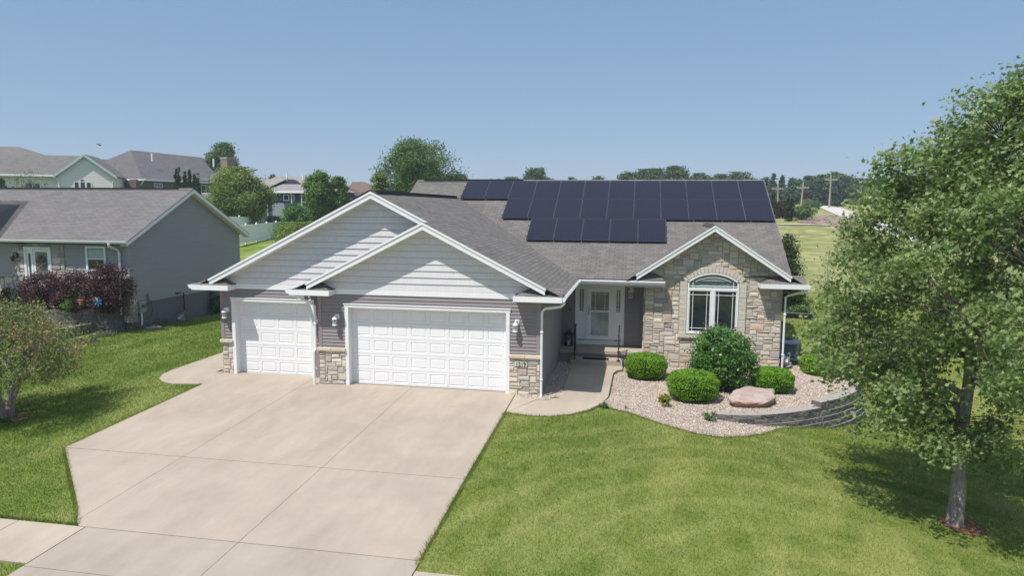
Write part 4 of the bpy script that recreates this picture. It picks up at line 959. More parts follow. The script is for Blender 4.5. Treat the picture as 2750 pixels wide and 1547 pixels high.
rail(4.03, 'black iron handrail nearer the garage on the front step'); rail(5.58, 'black iron handrail nearer the stone wall on the front step')
mb = MB()
mb.box(4.32, 4.64, .14, 5.24, 4.92, .155)
for k in range(14): mb.box(4.34+k*.065, 4.66, .155, 4.37+k*.065, 4.90, .162)
tag(mb.build('doormat', M['mat'], org=(4.8, 4.8, .14)), 'black ribbed rubber doormat lying on the concrete front step', 'doormat')
o = empty('candle_lantern', (3.70, 5.85, .37), 'black candle lantern with domed lid standing in the porch corner', 'lantern'); cx, cy, cz = 3.70, 5.85, .37
mb = MB(); mb.box(cx-.14, cy-.14, cz, cx+.14, cy+.14, cz+.04); mb.build('base', M['black'], o)
for sx in (-1, 1):
    for sy in (-1, 1): mb = MB(); mb.box(cx+sx*.12-.014, cy+sy*.12-.014, cz+.04, cx+sx*.12+.014, cy+sy*.12+.014, cz+.40); mb.build('corner_post', M['black'], o)
for sx in (-1, 1): mb = MB(); mb.tube([(cx-sx*.11, cy-.13, cz+.05), (cx+sx*.11, cy-.13, cz+.39)], .008, 4); mb.build('lattice', M['black'], o)
mb = MB(); mb.lathe((cx, cy, cz+.4), [(.2, 0), (.2, .02), (.14, .06), (.10, .12), (.03, .15), (.03, .18), (0, .19)], 4); mb.build('lid', M['black'], o)
mb = MB(); mb.tube([(cx+.05*math.cos(t), cy, cz+.60+.05*math.sin(t)) for t in np.linspace(0, 6.28, 9)], .008, 4); mb.build('ring', M['black'], o)
mb = MB(); mb.lathe((cx, cy, cz+.04), [(.05, 0), (.05, .17), (0, .18)], 10); mb.build('candle', M['curtain'], o)
# air conditioner
o = empty('air_conditioner', (11.62, 6.6, .1), 'grey air conditioner with louvred sides beside the house corner', 'air conditioner')
x0, y0, x1, y1, zb = 11.22, 6.3, 11.92, 7.0, .12
mb = MB(); mb.prism(fillet([(x0, y0, zb), (x1, y0, zb), (x1, y1, zb), (x0, y1, zb)], {}, 0), (0, 0, .05)); mb.build('base_pan', M['alu'], o)
blu = plain('condenser_grey', (.27, .31, .35), .45, .4, .05); M['cond'] = blu
mb = MB(); mb.box(x0+.05, y0+.05, zb+.05, x1-.05, y1-.05, zb+.56); mb.build('coil', M['dark'], o)
for k in range(9):
    z = zb+.09+k*.055
    mb = MB(); mb.box(x0+.03, y0+.01, z, x1-.03, y0+.035, z+.028); mb.box(x1-.035, y0+.03, z, x1-.01, y1-.03, z+.028); mb.build('louvre', blu, o)
for cx, cy in ((x0, y0), (x1, y0), (x1, y1), (x0, y1)):
    mb = MB(); mb.tube([(cx+(.05 if cx == x0 else -.05), cy+(.05 if cy == y0 else -.05), zb+.05), (cx+(.05 if cx == x0 else -.05), cy+(.05 if cy == y0 else -.05), zb+.57)], .055, 8); mb.build('corner_post', blu, o)
mb = MB(); c_ = ((x0+x1)/2, (y0+y1)/2, zb+.57); mb.lathe(c_, [(.49, -.02), (.49, .04), (.40, .08), (.28, .10), (.28, .07), (0, .06)], 16); mb.build('top_cover', blu, o)
mb = MB()
for r_ in (.08, .14, .20, .26): mb.tube([(c_[0]+r_*math.cos(t), c_[1]+r_*math.sin(t), c_[2]+.09) for t in np.linspace(0, 2*math.pi, 17)], .006, 4)
mb.build('fan_grille', M['black'], o)
def gasmeter(x, y, z, lab, parent_dir=1):
    o = empty('gas_meter', (x, y, z), lab, 'gas meter', 'grey gas meters against house walls')
    mb = MB(); mb.lathe((x, y, z+.30), [(.0, -.15), (.10, -.13), (.13, -.05), (.13, .07), (.09, .15), (0, .16)], 12); mb.build('meter_body', M['alu'], o)
    mb = MB(); mb.box(x-.06, y-.15, z+.27, x+.06, y-.11, z+.37); mb.build('dial', M['white'], o)
    mb = MB(); mb.tube([(x-.11, y, z-.05), (x-.11, y, z+.5), (x-.05, y, z+.52), (x-.05, y, z+.42)], .02, 6); mb.build('inlet_pipe', M['alu'], o)
    mb = MB(); mb.tube([(x+.05, y, z+.42), (x+.05, y, z+.56), (x+.14, y, z+.58), (x+.14, y+.02, z+.2)], .02, 6); mb.build('outlet_pipe', M['alu'], o)
    mb = MB(); mb.lathe((x+.14, y-.02, z+.22), [(0, -.05), (.07, -.03), (.07, .03), (0, .05)], 10); mb.build('regulator', M['alu'], o); return o
gasmeter(11.30, 5.35, -.05, 'grey gas meter at the stone corner beside the downspout')
# raised planter bed
bd = G(*((2148, 853))); bx, by, bz = bd
o = empty('raised_planter', (bx, by, bz), 'small black edged raised planter with leafy greens on the back lawn', 'planter')
a = math.radians(-14); ux = V(math.cos(a), math.sin(a), 0); uy = V(-math.sin(a), math.cos(a), 0); W_, D_ = 1.35, 1.0
for (p, q_) in (((-W_/2, -D_/2), (W_/2, -D_/2)), ((W_/2, -D_/2), (W_/2, D_/2)), ((W_/2, D_/2), (-W_/2, D_/2)), ((-W_/2, D_/2), (-W_/2, -D_/2))):
    A = V(bx, by, bz)+ux*p[0]+uy*p[1]; B = V(bx, by, bz)+ux*q_[0]+uy*q_[1]; mb = MB(); dd = B-A; nn = V(-dd[1], dd[0], 0); nn = nrm(nn)*.04
    mb.obox(A+V(0, 0, -.05), dd, nn, (0, 0, .3)); mb.tube([A+V(0, 0, .27), B+V(0, 0, .27)], .03, 6); mb.build('side_board', M['black'], o)
mb = MB(); mb.obox(V(bx, by, bz+.02)-ux*W_/2-uy*D_/2, ux*W_, uy*D_, (0, 0, .14)); mb.build('soil', plain('planter_soil', (.05, .035, .025), .95, .1), o); PLANTER = (o, V(bx, by, bz), ux, uy)
# young staked sapling trunk behind the maple
# boulder
def boulder():
    import bmesh
    px = [(1145, 685), (1205, 625), (1300, 598), (1420, 612), (1545, 628), (1548, 690), (1500, 722), (1300, 722), (1190, 715)]
    zt = .13; top = []
    pts = [at(1600+u/3.22, 850+v/3.22, z=zt+.0) for u, v in px]
    c = sum(pts)/len(pts); mb = MB(); rr = random.Random(5); n = len(pts); m_ = 4; ring = []
    for i in range(n):
        for k in range(m_):
            t = k/m_; p = pts[i]*(1-t)+pts[(i+1) % n]*t; ring.append(p+V(rr.uniform(-.02, .02), rr.uniform(-.02, .02), 0))
    N_ = len(ring); rings = []
    for s_, zz in ((.0, .05), (.35, .035), (.7, .02), (.93, .0), (1., -.035), (1.0, -.10), (.95, -.17), (.88, -.25), (.80, -.34), (.74, -.42)):
        rr2 = []
        for i, p in enumerate(ring):
            q = c+(p-c)*s_*(1 if s_ > .9 and zz > -.06 else rr.uniform(.97, 1.03)); q[2] = zt+zz+(rr.uniform(-.012, .012) if zz > -.05 else rr.uniform(-.02, .02))-.06*max(0, (c[1]-q[1]))*(1 if zz > -.05 else .2)+.012*math.sin(i*.9)*s_
            rr2.append(q)
        rings.append(rr2)
    for j in range(len(rings)-1):
        for i in range(N_):
            k = (i+1) % N_
            q = [rings[j][i], rings[j][k], rings[j+1][k], rings[j+1][i]]
            mb.face(q if j else [c*0+rings[0][0]*0+np.array([c[0], c[1], zt+.05]), rings[1][k], rings[1][i]][::-1])
    return mb
m, nt, b = nt_of('pink_boulder'); v = coords(nt); n1 = noise(nt, nd(nt, 'Mapping', {'Vector': v, 'Scale': (1, 1, 4)}).outputs[0], 2.5, 6, .65, .8); n2 = noise(nt, v, 18, 5, .7)
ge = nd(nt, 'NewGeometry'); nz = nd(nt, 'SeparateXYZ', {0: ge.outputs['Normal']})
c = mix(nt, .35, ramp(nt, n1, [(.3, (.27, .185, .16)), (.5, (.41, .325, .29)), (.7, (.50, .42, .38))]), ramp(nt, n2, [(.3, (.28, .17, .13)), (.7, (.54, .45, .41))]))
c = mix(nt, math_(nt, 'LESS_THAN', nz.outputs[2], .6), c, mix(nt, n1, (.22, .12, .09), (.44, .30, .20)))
nt.links.new(c, b.inputs['Base Color']); b.inputs['Roughness'].default_value = .85; bump(nt, b, math_(nt, 'ADD', n1, math_(nt, 'MULTIPLY', n2, .5)), .8, .04); M['boulder'] = m
tag(boulder().build('boulder', M['boulder'], org=(9.6, 1.9, -.12), merge=True), 'flat topped pink boulder resting in the gravel in front of the shrubs', 'boulder')
# ================================================================ NEIGHBOUR HOUSE
NH = empty('neighbour_house', (-22, 11.4, .9), 'grey sided house with fieldstone trim left of the garage', 'house')
nx1, nyf, nyb, nzr, nze, nxr = -15.75, 7.1, 15.7, 6.31, 3.93, -15.4
kN = (nzr-nze)/(11.4-6.65); nz = lambda y: nzr-kN*abs(y-11.4); xL = -36.
def hp(name, mt, mb, parent=None): return mb.build(name, mt, parent or NH)
mb = MB(); roofpoly(mb, [(xL, 6.65, nz(6.65)), (nxr, 6.65, nz(6.65)), (nxr, 11.4, nzr), (xL, 11.4, nzr)]); roofpoly(mb, [(xL, 16.15, nz(16.15)), (nxr, 16.15, nz(16.15)), (nxr, 11.4, nzr), (xL, 11.4, nzr)]); hp('roof', [M['nroof'], M['black']], mb)
# porch gable roof at the frame edge
mb = MB(); pc_ = at(*z1(0, 610), y=7.1); xr_ = -21.35; kz = .75
roofpoly(mb, [(-23.6, 4.9, 5.66), (-23.6, 10.1, 5.66), (-21.35, 10.1, 5.66), (-21.95, 6.95, 4.05), (-22.1, 4.9, 4.5)]); hp('porch_roof', [M['roof'], M['black']], mb)
ridgecap((xL+.1, 11.4, nzr), (nxr-.1, 11.4, nzr), (0, 1, 0), kN, parent=NH, mt=M['nroof'])
mb = MB(); mb.box(-35, 11.27, nzr-.02, -16.2, 11.53, nzr+.045); hp('ridge_vent', M['black'], mb)
for s in (1, -1):
    mb = MB(); ye = 11.4-s*4.75
    mb.prism([(nxr-.03, ye, nz(ye)-.0), (nxr-.03, 11.4, nzr), (nxr-.03, 11.4, nzr-.20), (nxr-.03, ye, nz(ye)-.20)], (.03, 0, 0)); r_ = hp('rake_board', M['white'], mb)
    mb = MB(); mb.prism([(nx1, ye, nz(ye)-.17), (nx1, 11.4, nzr-.17), (nx1, 11.4, nzr-.19), (nx1, ye, nz(ye)-.19)], (nxr-.04-nx1, 0, 0)); hp('soffit', M['white'], mb, r_)
mb = MB(); lap(mb, [(nyf, 1.1), (nyb, 1.1), (nyb, nz(nyb)-.06), (11.4, nzr-.06), (nyf, nz(nyf)-.06)], [], (nx1, 0, 0), (0, 1, 0), (1, 0, 0), .118, .024, gapf=.2); hp('lap_siding', M['nside'], mb)
mb = MB(); mb.box(xL, nyf+.08, -.8, nx1-.02, nyb-.05, 3.75); hp('foundation', M['found'], mb)
mb = MB(); mb.box(nx1-.3, nyf+.02, -.8, nx1-.006, nyb, 1.1); hp('foundation', M['found'], mb)
mb = MB(); lap(mb, [(-18.93, 2.33), (nx1, 2.33), (nx1, 3.75), (-18.93, 3.75)], [(-17.83, 2.55, -16.82, 3.68)], (0, nyf, 0), (1, 0, 0), (0, -1, 0), .118, .024, gapf=.2); hp('lap_siding', M['nside'], mb)
mb = MB(); lap(mb, [(-27, 2.33), (-21.68, 2.33), (-21.68, 3.75), (-27, 3.75)], [], (0, nyf, 0), (1, 0, 0), (0, -1, 0), .118, .024, gapf=.2); hp('lap_siding', M['nside'], mb)
dX0, dX1 = -21.02, -19.62
mb = MB(); ashlar(mb, [(-21.68, .6), (-18.95, .6), (-18.95, 3.75), (-21.68, 3.75)], [(dX0, 0, dX1, 3.62)], (0, nyf, 0), Ux, Ny, .11, 21, FIELD, (2, 4), (1, 3), .012, (.03, .07), 0, .02); flat(mb, [(-21.68, .6), (-18.95, .6), (-18.95, 3.75), (-21.68, 3.75)], (0, nyf, 0), Ux, .01, Ny, 1, [(dX0, 0, dX1, 3.62)]); hp('fieldstone', [M['stone'], M['mortar']], mb)
mb = MB(); ashlar(mb, [(-27, .6), (-21.68, .6), (-21.68, 2.28), (-27, 2.28)], [], (0, nyf, 0), Ux, Ny, .11, 22, FIELD, (2, 4), (1, 3), .012, (.03, .07), 0, .02); flat(mb, [(-27, .6), (-21.68, .6), (-21.68, 2.28), (-27, 2.28)], (0, nyf, 0), Ux, .01, Ny, 1); hp('fieldstone', [M['stone'], M['mortar']], mb)
mb = MB(); ashlar(mb, [(-18.95, .3), (nx1+.03, .3), (nx1+.03, 2.28), (-18.95, 2.28)], [], (0, nyf, 0), Ux, Ny, .11, 23, FIELD, (2, 4), (1, 3), .012, (.03, .07), 0, .02); flat(mb, [(-18.95, .3), (nx1+.03, .3), (nx1+.03, 2.28), (-18.95, 2.28)], (0, nyf, 0), Ux, .01, Ny, 1); hp('fieldstone', [M['stone'], M['mortar']], mb)
mb = MB(); ashlar(mb, [(nyf, .3), (nyf+.35, .3), (nyf+.35, 2.28), (nyf, 2.28)], [], (nx1+.02, 0, 0), (0, 1, 0), (1, 0, 0), .11, 24, FIELD, (2, 3), (1, 3), .012, (.03, .06), 0, .02); mb.box(nx1, nyf-.02, .3, nx1+.028, nyf+.35, 2.28, 1); hp('fieldstone', [M['stone'], M['mortar']], mb)
for a_, b_ in ((-27, -21.6), (-18.97, nx1+.1)): mb = MB(); mb.box(a_, nyf-.12, 2.26, b_, nyf-.0, 2.34); hp('ledge_cap', plain('ledge_stone', (.42, .38, .33), .9, .2) if a_ < -20 else bpy.data.materials['ledge_stone'], mb)
def gut2(p0, p1, out, parent): mb = MB(); gutter(mb, p0, p1, out); mb.build('gutter', M['white'], parent)
gut2((xL, 6.66, nz(6.65)+.01), (nxr, 6.66, nz(6.65)+.01), (0, -1, 0), NH)
mb = MB(); mb.tube([(-16.25, 6.58, 3.82), (-16.25, 6.6, 3.72), (-16.15, 6.95, 3.55), (-16.12, 7.02, 3.45), (-16.12, 7.02, 2.45), (-16.1, 6.9, 2.3), (-16.1, 6.9, .7)], .05, 6); hp('downspout', M['white'], mb)
mb = MB(); mb.box(nx1-.1, nyf-.02, 2.34, nx1+.024, nyf+.1, 3.75); hp('corner_trim', M['nside'], mb)
def window(parent, x0, z0, x1, z1_, y, tr=.09, sash=True, depth=.05, name='window', nv=0, nh=0, glass=None, vec=None):
    """double-hung window on a wall facing -y"""
    mb = MB(); frame(mb, x0, z0, x1, z1_, y-depth, tr, depth+.01)
    w_ = mb.build(name, M['white'], parent); mb = MB()
    if sash: mb.box(x0+tr, y-depth*.7, (z0+z1_)/2-.025, x1-tr, y-.005, (z0+z1_)/2+.025)
    for k in range(nv): xx = x0+tr+(x1-x0-2*tr)*(k+1)/(nv+1); mb.box(xx-.02, y-depth*.7, z0+tr, xx+.02, y-.005, z1_-tr)
    for k in range(nh): zz = z0+tr+(z1_-z0-2*tr)*(k+1)/(nh+1); mb.box(x0+tr, y-depth*.68, zz-.02, x1-tr, y-.005, zz+.02)
    if mb.v: mb.build('muntin', M['white'], w_)
    mb = MB(); mb.box(x0+tr, y-.012, z0+tr, x1-tr, y-.004, z1_-tr); mb.build('pane', glass or M['glass'], w_); return w_
wn_ = window(NH, -17.83, 2.55, -16.82, 3.68, nyf-.02, .10)
mb = MB(); mb.box(-17.7, nyf-.05, 3.14, -16.95, nyf-.035, 3.55); mb.build('blind', plain('blind_cloth', (.42, .47, .43), .8), wn_)
# door
mb = MB(); frame(mb, dX0, 1.3, dX1, 3.60, nyf-.06, .10, .1); mb.box(dX0+.38, nyf-.055, 1.3, dX0+.46, nyf+.03, 3.5); mb.box(dX0+.1, nyf-.01, 1.3, dX0+.38, nyf+.03, 3.5)
nd_ = hp('front_door', M['white'], mb)
mb = MB(); mb.box(dX0+.20, nyf-.02, 2.05, dX0+.30, nyf-.011, 3.3); mb.build('sidelight_pane', M['glass'], nd_)
mb = MB(); frame(mb, dX0+.47, 1.3, dX1-.1, 3.48, nyf-.035, .10, .04); mb.box(dX0+.56, nyf-.02, 1.4, dX1-.19, nyf, 2.15); sdn = mb.build('storm_door', M['door'], nd_)
mb = MB(); mb.box(dX0+.57, nyf-.016, 2.16, dX1-.2, nyf-.008, 3.38); mb.build('pane', M['glass2'], sdn)
mb = MB(); mb.box(dX0+.41, nyf-.10, 2.08, dX0+.45, nyf-.05, 2.35); mb.build('handle', M['black'], nd_)
# wreath
wc = V((dX0+.57+dX1-.2)/2, nyf-.08, 2.95); mb = MB(); rr = random.Random(2); col_w = [(.28, .22, .22), (.12, .10, .10), (.4, .36, .34), (.2, .16, .15)]
for i in range(420):
    t = rr.uniform(0, 6.283); r_ = .17+rr.gauss(0, .055); p = wc+V(r_*math.cos(t), rr.uniform(-.05, .03), r_*math.sin(t)*1.15); s_ = rr.uniform(.02, .05)
    d1 = V(rr.uniform(-1, 1), rr.uniform(-1, 1), rr.uniform(-1, 1)); d2 = V(rr.uniform(-1, 1), rr.uniform(-1, 1), rr.uniform(-1, 1)); mb.face([p-d1*s_, p-d2*s_*.4, p+d1*s_, p+d2*s_*.4], None, 0, rr.choice(col_w))
tag(mb.build('wreath', M['pebcol'] if 'pebcol' in M else M['stone'], org=wc), 'round twig and ribbon wreath hanging on the front door of the grey house', 'wreath')
# wall lamp of neighbour
mb = MB(); lx, lz = -21.45, 3.2
mb.lathe((lx, nyf-.22, lz-.1), [(0, .16), (.07, .10), (.09, 0), (.05, -.16), (0, -.17)], 8); mb.tube([(lx+.0, nyf-.2, lz+.08), (lx+.05, nyf-.12, lz+.15), (lx+.1, nyf-.04, lz+.02)], .018, 5); mb.lathe((lx+.1, nyf-.06, lz), [(0, .12), (.06, .08), (.06, -.08), (0, -.12)], 8); hp('wall_lamp', M['black'], mb)
# meters
o = empty('electric_meter', (-15.6, 7.6, .0), 'grey electric meter box with conduit on the wall of the neighbouring house', 'electric meter')
mb = MB(); mb.box(-15.73, 7.45, .72, -15.58, 7.85, 1.2); mb.build('meter_box', M['alu'], o)
mb = MB(); mb.lathe((-15.55, 7.68, 1.0), [(0, .09), (.08, .06), (.09, 0), (.08, -.06), (0, -.09)], 10); mb.build('dial', M['glass2'], o)
mb = MB(); mb.tube([(-15.65, 7.6, .72), (-15.65, 7.6, -.2)], .04, 6); mb.build('conduit', M['white'], o)
mb = MB(); mb.box(-15.73, 8.1, 1.2, -15.6, 8.4, 1.5); mb.build('junction_box', M['cond'], o)
mb = MB(); mb.tube([(-15.66, 8.25, 1.2), (-15.64, 8.3, .7), (-15.64, 8.2, .45), (-15.64, 7.9, .42)], .012, 4); mb.build('cable', M['black'], o)
o2 = gasmeter(-15.45, 10.0, -.22, 'grey gas meter with tall pipe beside the wall of the neighbouring house')
mb = MB(); mb.tube([(-15.6, 10.1, .3), (-15.6, 10.3, .35), (-15.6, 10.5, .4), (-15.6, 10.5, 1.25), (-15.6, 10.15, 1.28), (-15.74, 10.1, 1.28)], .03, 5); mb.build('riser_pipe', M['black'], o2)
# neighbour's block wall, terrace and stairs
T0 = V(-16.85, 4.3, -.1)
mb = MB(); blockrun(mb, [(-22, 3.3), (-17.1, 3.25), (-16.87, 3.5), (-16.85, 6.3)], .42, 4, .2, .42, .3, .015, False, 11)
blockrun(mb, [(-22, 5.6), (-17.9, 5.7), (-16.9, 6.15), (-16.7, 6.3), (-16.3, 6.35), (-16.15, 6.6), (-16.1, 7.05)], .98, 6, .2, .42, .3, .01, False, 12)
tag(mb.build('terrace_wall', M['block'], org=(T0[0], T0[1], -.2)), 'two tier grey block terrace wall in front of the neighbouring house', 'retaining wall')
mb = MB(); mb.prism([(-22, 3.4, .36), (-16.95, 3.6, .36), (-16.95, 6.3, .36), (-22, 6.3, .36)], (0, 0, -.6)); mb.prism([(-26, 5.75, .92), (-17.9, 5.85, .92), (-16.9, 6.3, .92), (-16.35, 6.5, .92), (-16.25, 7.1, .92), (-26, 7.1, .92)], (0, 0, -1.2))
tag(mb.build('terrace_soil', plain('terrace_mulch', (.24, .19, .14), .95, .1, .3, 8, 0, .8, 40)), kind='structure')
# flower pinwheel
pwc = at(*z5(885, 640), y=5.55); o = empty('pinwheel', (pwc[0], pwc[1], 1.0), 'blue flower shaped pinwheel standing in front of the dark red shrub', 'pinwheel')
mb = MB(); mb.tube([(pwc[0], pwc[1]+.03, .8), pwc+V(0, .03, 0)], .012, 5); mb.build('stake', M['black'], o)
bm_ = plain('pinwheel_blue', (.03, .22, .62), .4, .5, .05); ym_ = plain('pinwheel_yellow', (.8, .55, .05), .5)
for k in range(7):
    t = 2*math.pi*k/7+.3; d = V(math.cos(t), 0, math.sin(t)); e = V(-math.sin(t), 0, math.cos(t)); mb = MB()
    mb.prism([pwc+d*.03, pwc+d*.12+e*.05+V(0, -.02, 0), pwc+d*.2+e*.03, pwc+d*.21-e*.02, pwc+d*.12-e*.05+V(0, .02, 0)], (0, -.008, 0)); mb.build('petal', ym_ if k == 2 else bm_, o)
mb = MB(); mb.lathe(pwc+V(0, -.02, 0), [(0, -.03), (.03, 0), (0, .03)], 8); mb.build('hub', M['white'], o)
q = at(*z5(735, 640), y=5.6); o = empty('garden_ornament', (q[0], q[1], 1.), 'small orange garden ornament with red lid under the dark red shrubs', 'ornament')
mb = MB(); mb.lathe((q[0], q[1], q[2]-.15), [(0, 0), (.08, 0), (.10, .10), (.085, .20), (0, .20)], 10); mb.build('pot', plain('terracotta', (.28, .15, .10), .8), o)
mb = MB(); mb.lathe((q[0], q[1], q[2]+.05), [(.12, 0), (.10, .03), (0, .05)], 10); mb.build('lid', plain('red_glaze', (.5, .04, .03), .4), o)
mb = MB(); mb.tube([(q[0], q[1], .8), (q[0], q[1], q[2]-.15)], .02, 5); mb.build('stand', M['black'], o)
# flat stone and steps by the neighbour
mb = MB(); q = G(*z5(1375, 880)); mb.lathe((q[0], q[1], q[2]-.03), [(.45, 0), (.42, .09), (.2, .13), (0, .13)], 9); mb.v = [(a_+(R.uniform(-.03, .03)), b_*1+R.uniform(-.03, .03), c_) for a_, b_, c_ in mb.v]
tag(mb.build('flat_stone', plain('flat_stone', (.30, .23, .21), .9, .2, .2, 6), org=q, merge=True), 'flat reddish stone lying in the grass beside the grey foundation', 'stone')
for k, (u, v_) in enumerate(((130, 620), (60, 665), (5, 700))):
    q = at(*z5(u, v_), z=1.15-.2*k); mb = MB(); mb.prism([(q[0]-.8, q[1]-.25, 1.15-.2*k), (q[0]+.9, q[1]-.2, 1.15-.2*k), (q[0]+.85, q[1]+.4, 1.15-.2*k), (q[0]-.8, q[1]+.35, 1.15-.2*k)], (0, 0, -.2))
    tag(mb.build('stone_step', M['concw'], org=q), ('uppermost', 'middle', 'lowest')[k]+' of the three pale stone steps left of the dark red shrubs', 'step', 'stone steps to the neighbouring house')

# ================================================================ FAR HOUSES
class Fr:     # local frame: origin, yaw -> world
    def __init__(s, o, a): s.o = np.asarray(o, float); s.c, s.s = math.cos(a), math.sin(a)
    def __call__(s, x, y, z): return V(s.o[0]+x*s.c-y*s.s, s.o[1]+x*s.s+y*s.c, z)
def fwall(mb, fr, x0, x1, y, zb, zt, gab=None, facing='-y', m=0, uvs=1.):
    pts = [(x0, zb), (x1, zb), (x1, zt)]+([gab] if gab else [])+[(x0, zt)]
    mb.face([fr(u, y, v_) for u, v_ in pts], [(u*uvs, v_*uvs) for u, v_ in pts], m)
def rect(mb, fr, x0, y0, z0, x1, y1, z1_, m=0):
    mb.prism([fr(x0, y0, z1_), fr(x1, y0, z1_), fr(x1, y1, z1_), fr(x0, y1, z1_)], (0, 0, z0-z1_), m, None, [(x0, y0), (x1, y0), (x1, y1), (x0, y1)])
def uvbox(mb, fr, x0, y0, z0, x1, y1, z1_, m=0):
    for (a, b_) in (((x0, y0), (x1, y0)), ((x1, y0), (x1, y1)), ((x1, y1), (x0, y1)), ((x0, y1), (x0, y0))):
        L = math.dist(a, b_); mb.face([fr(*a, z0), fr(*b_, z0), fr(*b_, z1_), fr(*a, z1_)], [(0, z0), (L, z0), (L, z1_), (0, z1_)], m)
    mb.face([fr(x0, y0, z1_), fr(x1, y0, z1_), fr(x1, y1, z1_), fr(x0, y1, z1_)], None, m)
def fwin(parent, fr, x0, z0, x1, z1_, y, nv=0, nh=0, arch=False, side=False):
    """window on wall y=const of frame (facing -y), or on x=const when side"""
    g_ = (lambda u, o_, v_: fr(u, y-o_, v_)) if not side else (lambda u, o_, v_: fr(y+o_, u, v_))
    mb = MB(); t = .09
    def bx(a, b_, c_, d_, o0, o1): q = [g_(a, o1, b_), g_(c_, o1, b_), g_(c_, o1, d_), g_(a, o1, d_)]; mb.prism(q, g_(a, o0, b_)-g_(a, o1, b_))
    bx(x0, z0, x0+t, z1_, 0, .06); bx(x1-t, z0, x1, z1_, 0, .06); bx(x0+t, z0, x1-t, z0+t, 0, .055); bx(x0+t, z1_-t, x1-t, z1_, 0, .055)
    for k in range(nv): xx = x0+(x1-x0)*(k+1)/(nv+1); bx(xx-.04, z0+t, xx+.04, z1_-t, 0, .05)
    for k in range(nh): zz = z0+(z1_-z0)*(k+1)/(nh+1); bx(x0+t, zz-.03, x1-t, zz+.03, 0, .045)
    w_ = mb.build('window', M['white'], parent); mb = MB(); q = [g_(x0+t, .02, z0+t), g_(x1-t, .02, z0+t), g_(x1-t, .02, z1_-t), g_(x0+t, .02, z1_-t)]; mb.prism(q, g_(0, 0, 0)-g_(0, .02, 0)); mb.build('pane', M['glass'], w_)
    if arch:
        r_ = (x1-x0)/2; mb = MB(); mb.prism([g_((x0+x1)/2+r_*math.cos(t_), .05, z1_+r_*math.sin(t_)) for t_ in np.linspace(0, math.pi, 13)], g_(0, 0, 0)-g_(0, .05, 0)); mb.build('arch_frame', M['white'], w_)
        mb = MB(); r_ -= .1; mb.prism([g_((x0+x1)/2+r_*math.cos(t_), .06, z1_+.04+r_*math.sin(t_)) for t_ in np.linspace(0, math.pi, 13)], g_(0, 0, 0)-g_(0, .01, 0)); mb.build('arch_pane', M['glass'], w_)
    return w_
def board(mb, a, b_, h, th, nrm_):
    a = np.asarray(a, float); b_ = np.asarray(b_, float); mb.prism([a, b_, b_-V(0, 0, h), a-V(0, 0, h)], np.asarray(nrm_)*th)
def hit(px, P0, P1, P2):
    n_ = np.cross(P1-P0, P2-P0); d = ray(*px); return CAM+d*(n_@(P0-CAM))/(n_@d)
I = Fr((0, 0, 0), 0)
# cream house (gable end toward camera)
A = at(*z1(815, 155), y=72.); aC = .50; fc = Fr((A[0], A[1], 0), aC); uC = V(math.cos(aC), math.sin(aC), 0)
def loc(u, v_, dep=0.):       # pixel -> local (x,z) on the plane y=dep of the frame
    o_ = fc(0, dep, 0); p = hit(z1(u, v_), o_, o_+uC, o_+V(0, 0, 1)); return (p-o_)@uC, p[2]
ELx, ELz = loc(490, 355); ERx, ERz = loc(1115, 385); hw_ = (ERx-ELx)/2; zc_ = A[2]; ze_ = (ELz+ERz)/2; kc = (zc_-ze_)/hw_; gzc = Tf(A[0], A[1])-.8
CH = empty('cream_house', tuple(fc(-6, 5, gzc+.5)), 'two storey cream sided house with arched triple window at upper left', 'house')
w2 = hw_-.45; ndir = V(math.sin(aC), -math.cos(aC), 0)
mb = MB(); lap(mb, [(-w2, gzc), (w2, gzc), (w2, zc_-kc*w2-.1), (0, zc_-.1), (-w2, zc_-kc*w2-.1)], [], fc(0, .5, 0), uC, ndir, .22, .04); mb.build('gable_siding', M['cream'], CH)
mb = MB(); lap(mb, [(-34, gzc), (-w2, gzc), (-w2, ze_), (-34, ze_)], [], fc(0, 1.4, 0), uC, ndir, .22, .04); mb.build('front_siding', M['cream'], CH)
mb = MB(); rect(mb, fc, -w2, .6, gzc, w2, 9, ze_); rect(mb, fc, -34, 1.5, gzc, -w2, 9, ze_); mb.build('wall', M['cream'], CH)
mb = MB(); zr = zc_
roofpoly(mb, [fc(0, 0, zr), fc(0, 9, zr), fc(-hw_, 9, ze_), fc(-hw_, 0, ze_)], .1); roofpoly(mb, [fc(0, 0, zr), fc(0, 9, zr), fc(hw_, 9, ze_), fc(hw_, 0, ze_)], .1)
yr2 = .8+(zr-.05-ze_)/kc; roofpoly(mb, [fc(0, yr2, zr-.02), fc(-40, yr2, zr-.02), fc(-40, .8, ze_), fc(-hw_+.4, .8, ze_), fc(-.2, yr2-.3, zr-.15)], .1)
roofpoly(mb, [fc(-40, yr2, zr-.02), fc(0, yr2, zr-.02), fc(0, yr2+8, ze_), fc(-40, yr2+8, ze_)], .1)
mb.build('roof', [M['croof'], M['dark']], CH)
bx1, bz1 = loc(185, 88, 12.); bx2, bz2 = loc(380, 153, 12.); mb = MB(); e_ = 5.
sl = (bz1-bz2)/(bx2-bx1)
roofpoly(mb, [fc(-45, 12, bz1), fc(bx1, 12, bz1), fc(bx2+3, 6, bz2-3*sl), fc(-45, 6, bz2-3*sl)], .1); roofpoly(mb, [fc(bx1, 12, bz1), fc(bx2+3, 6, bz2-3*sl), fc(bx2+3, 18, bz2-3*sl)], .1); mb.build('upper_roof', [M['croof'], M['dark']], CH)
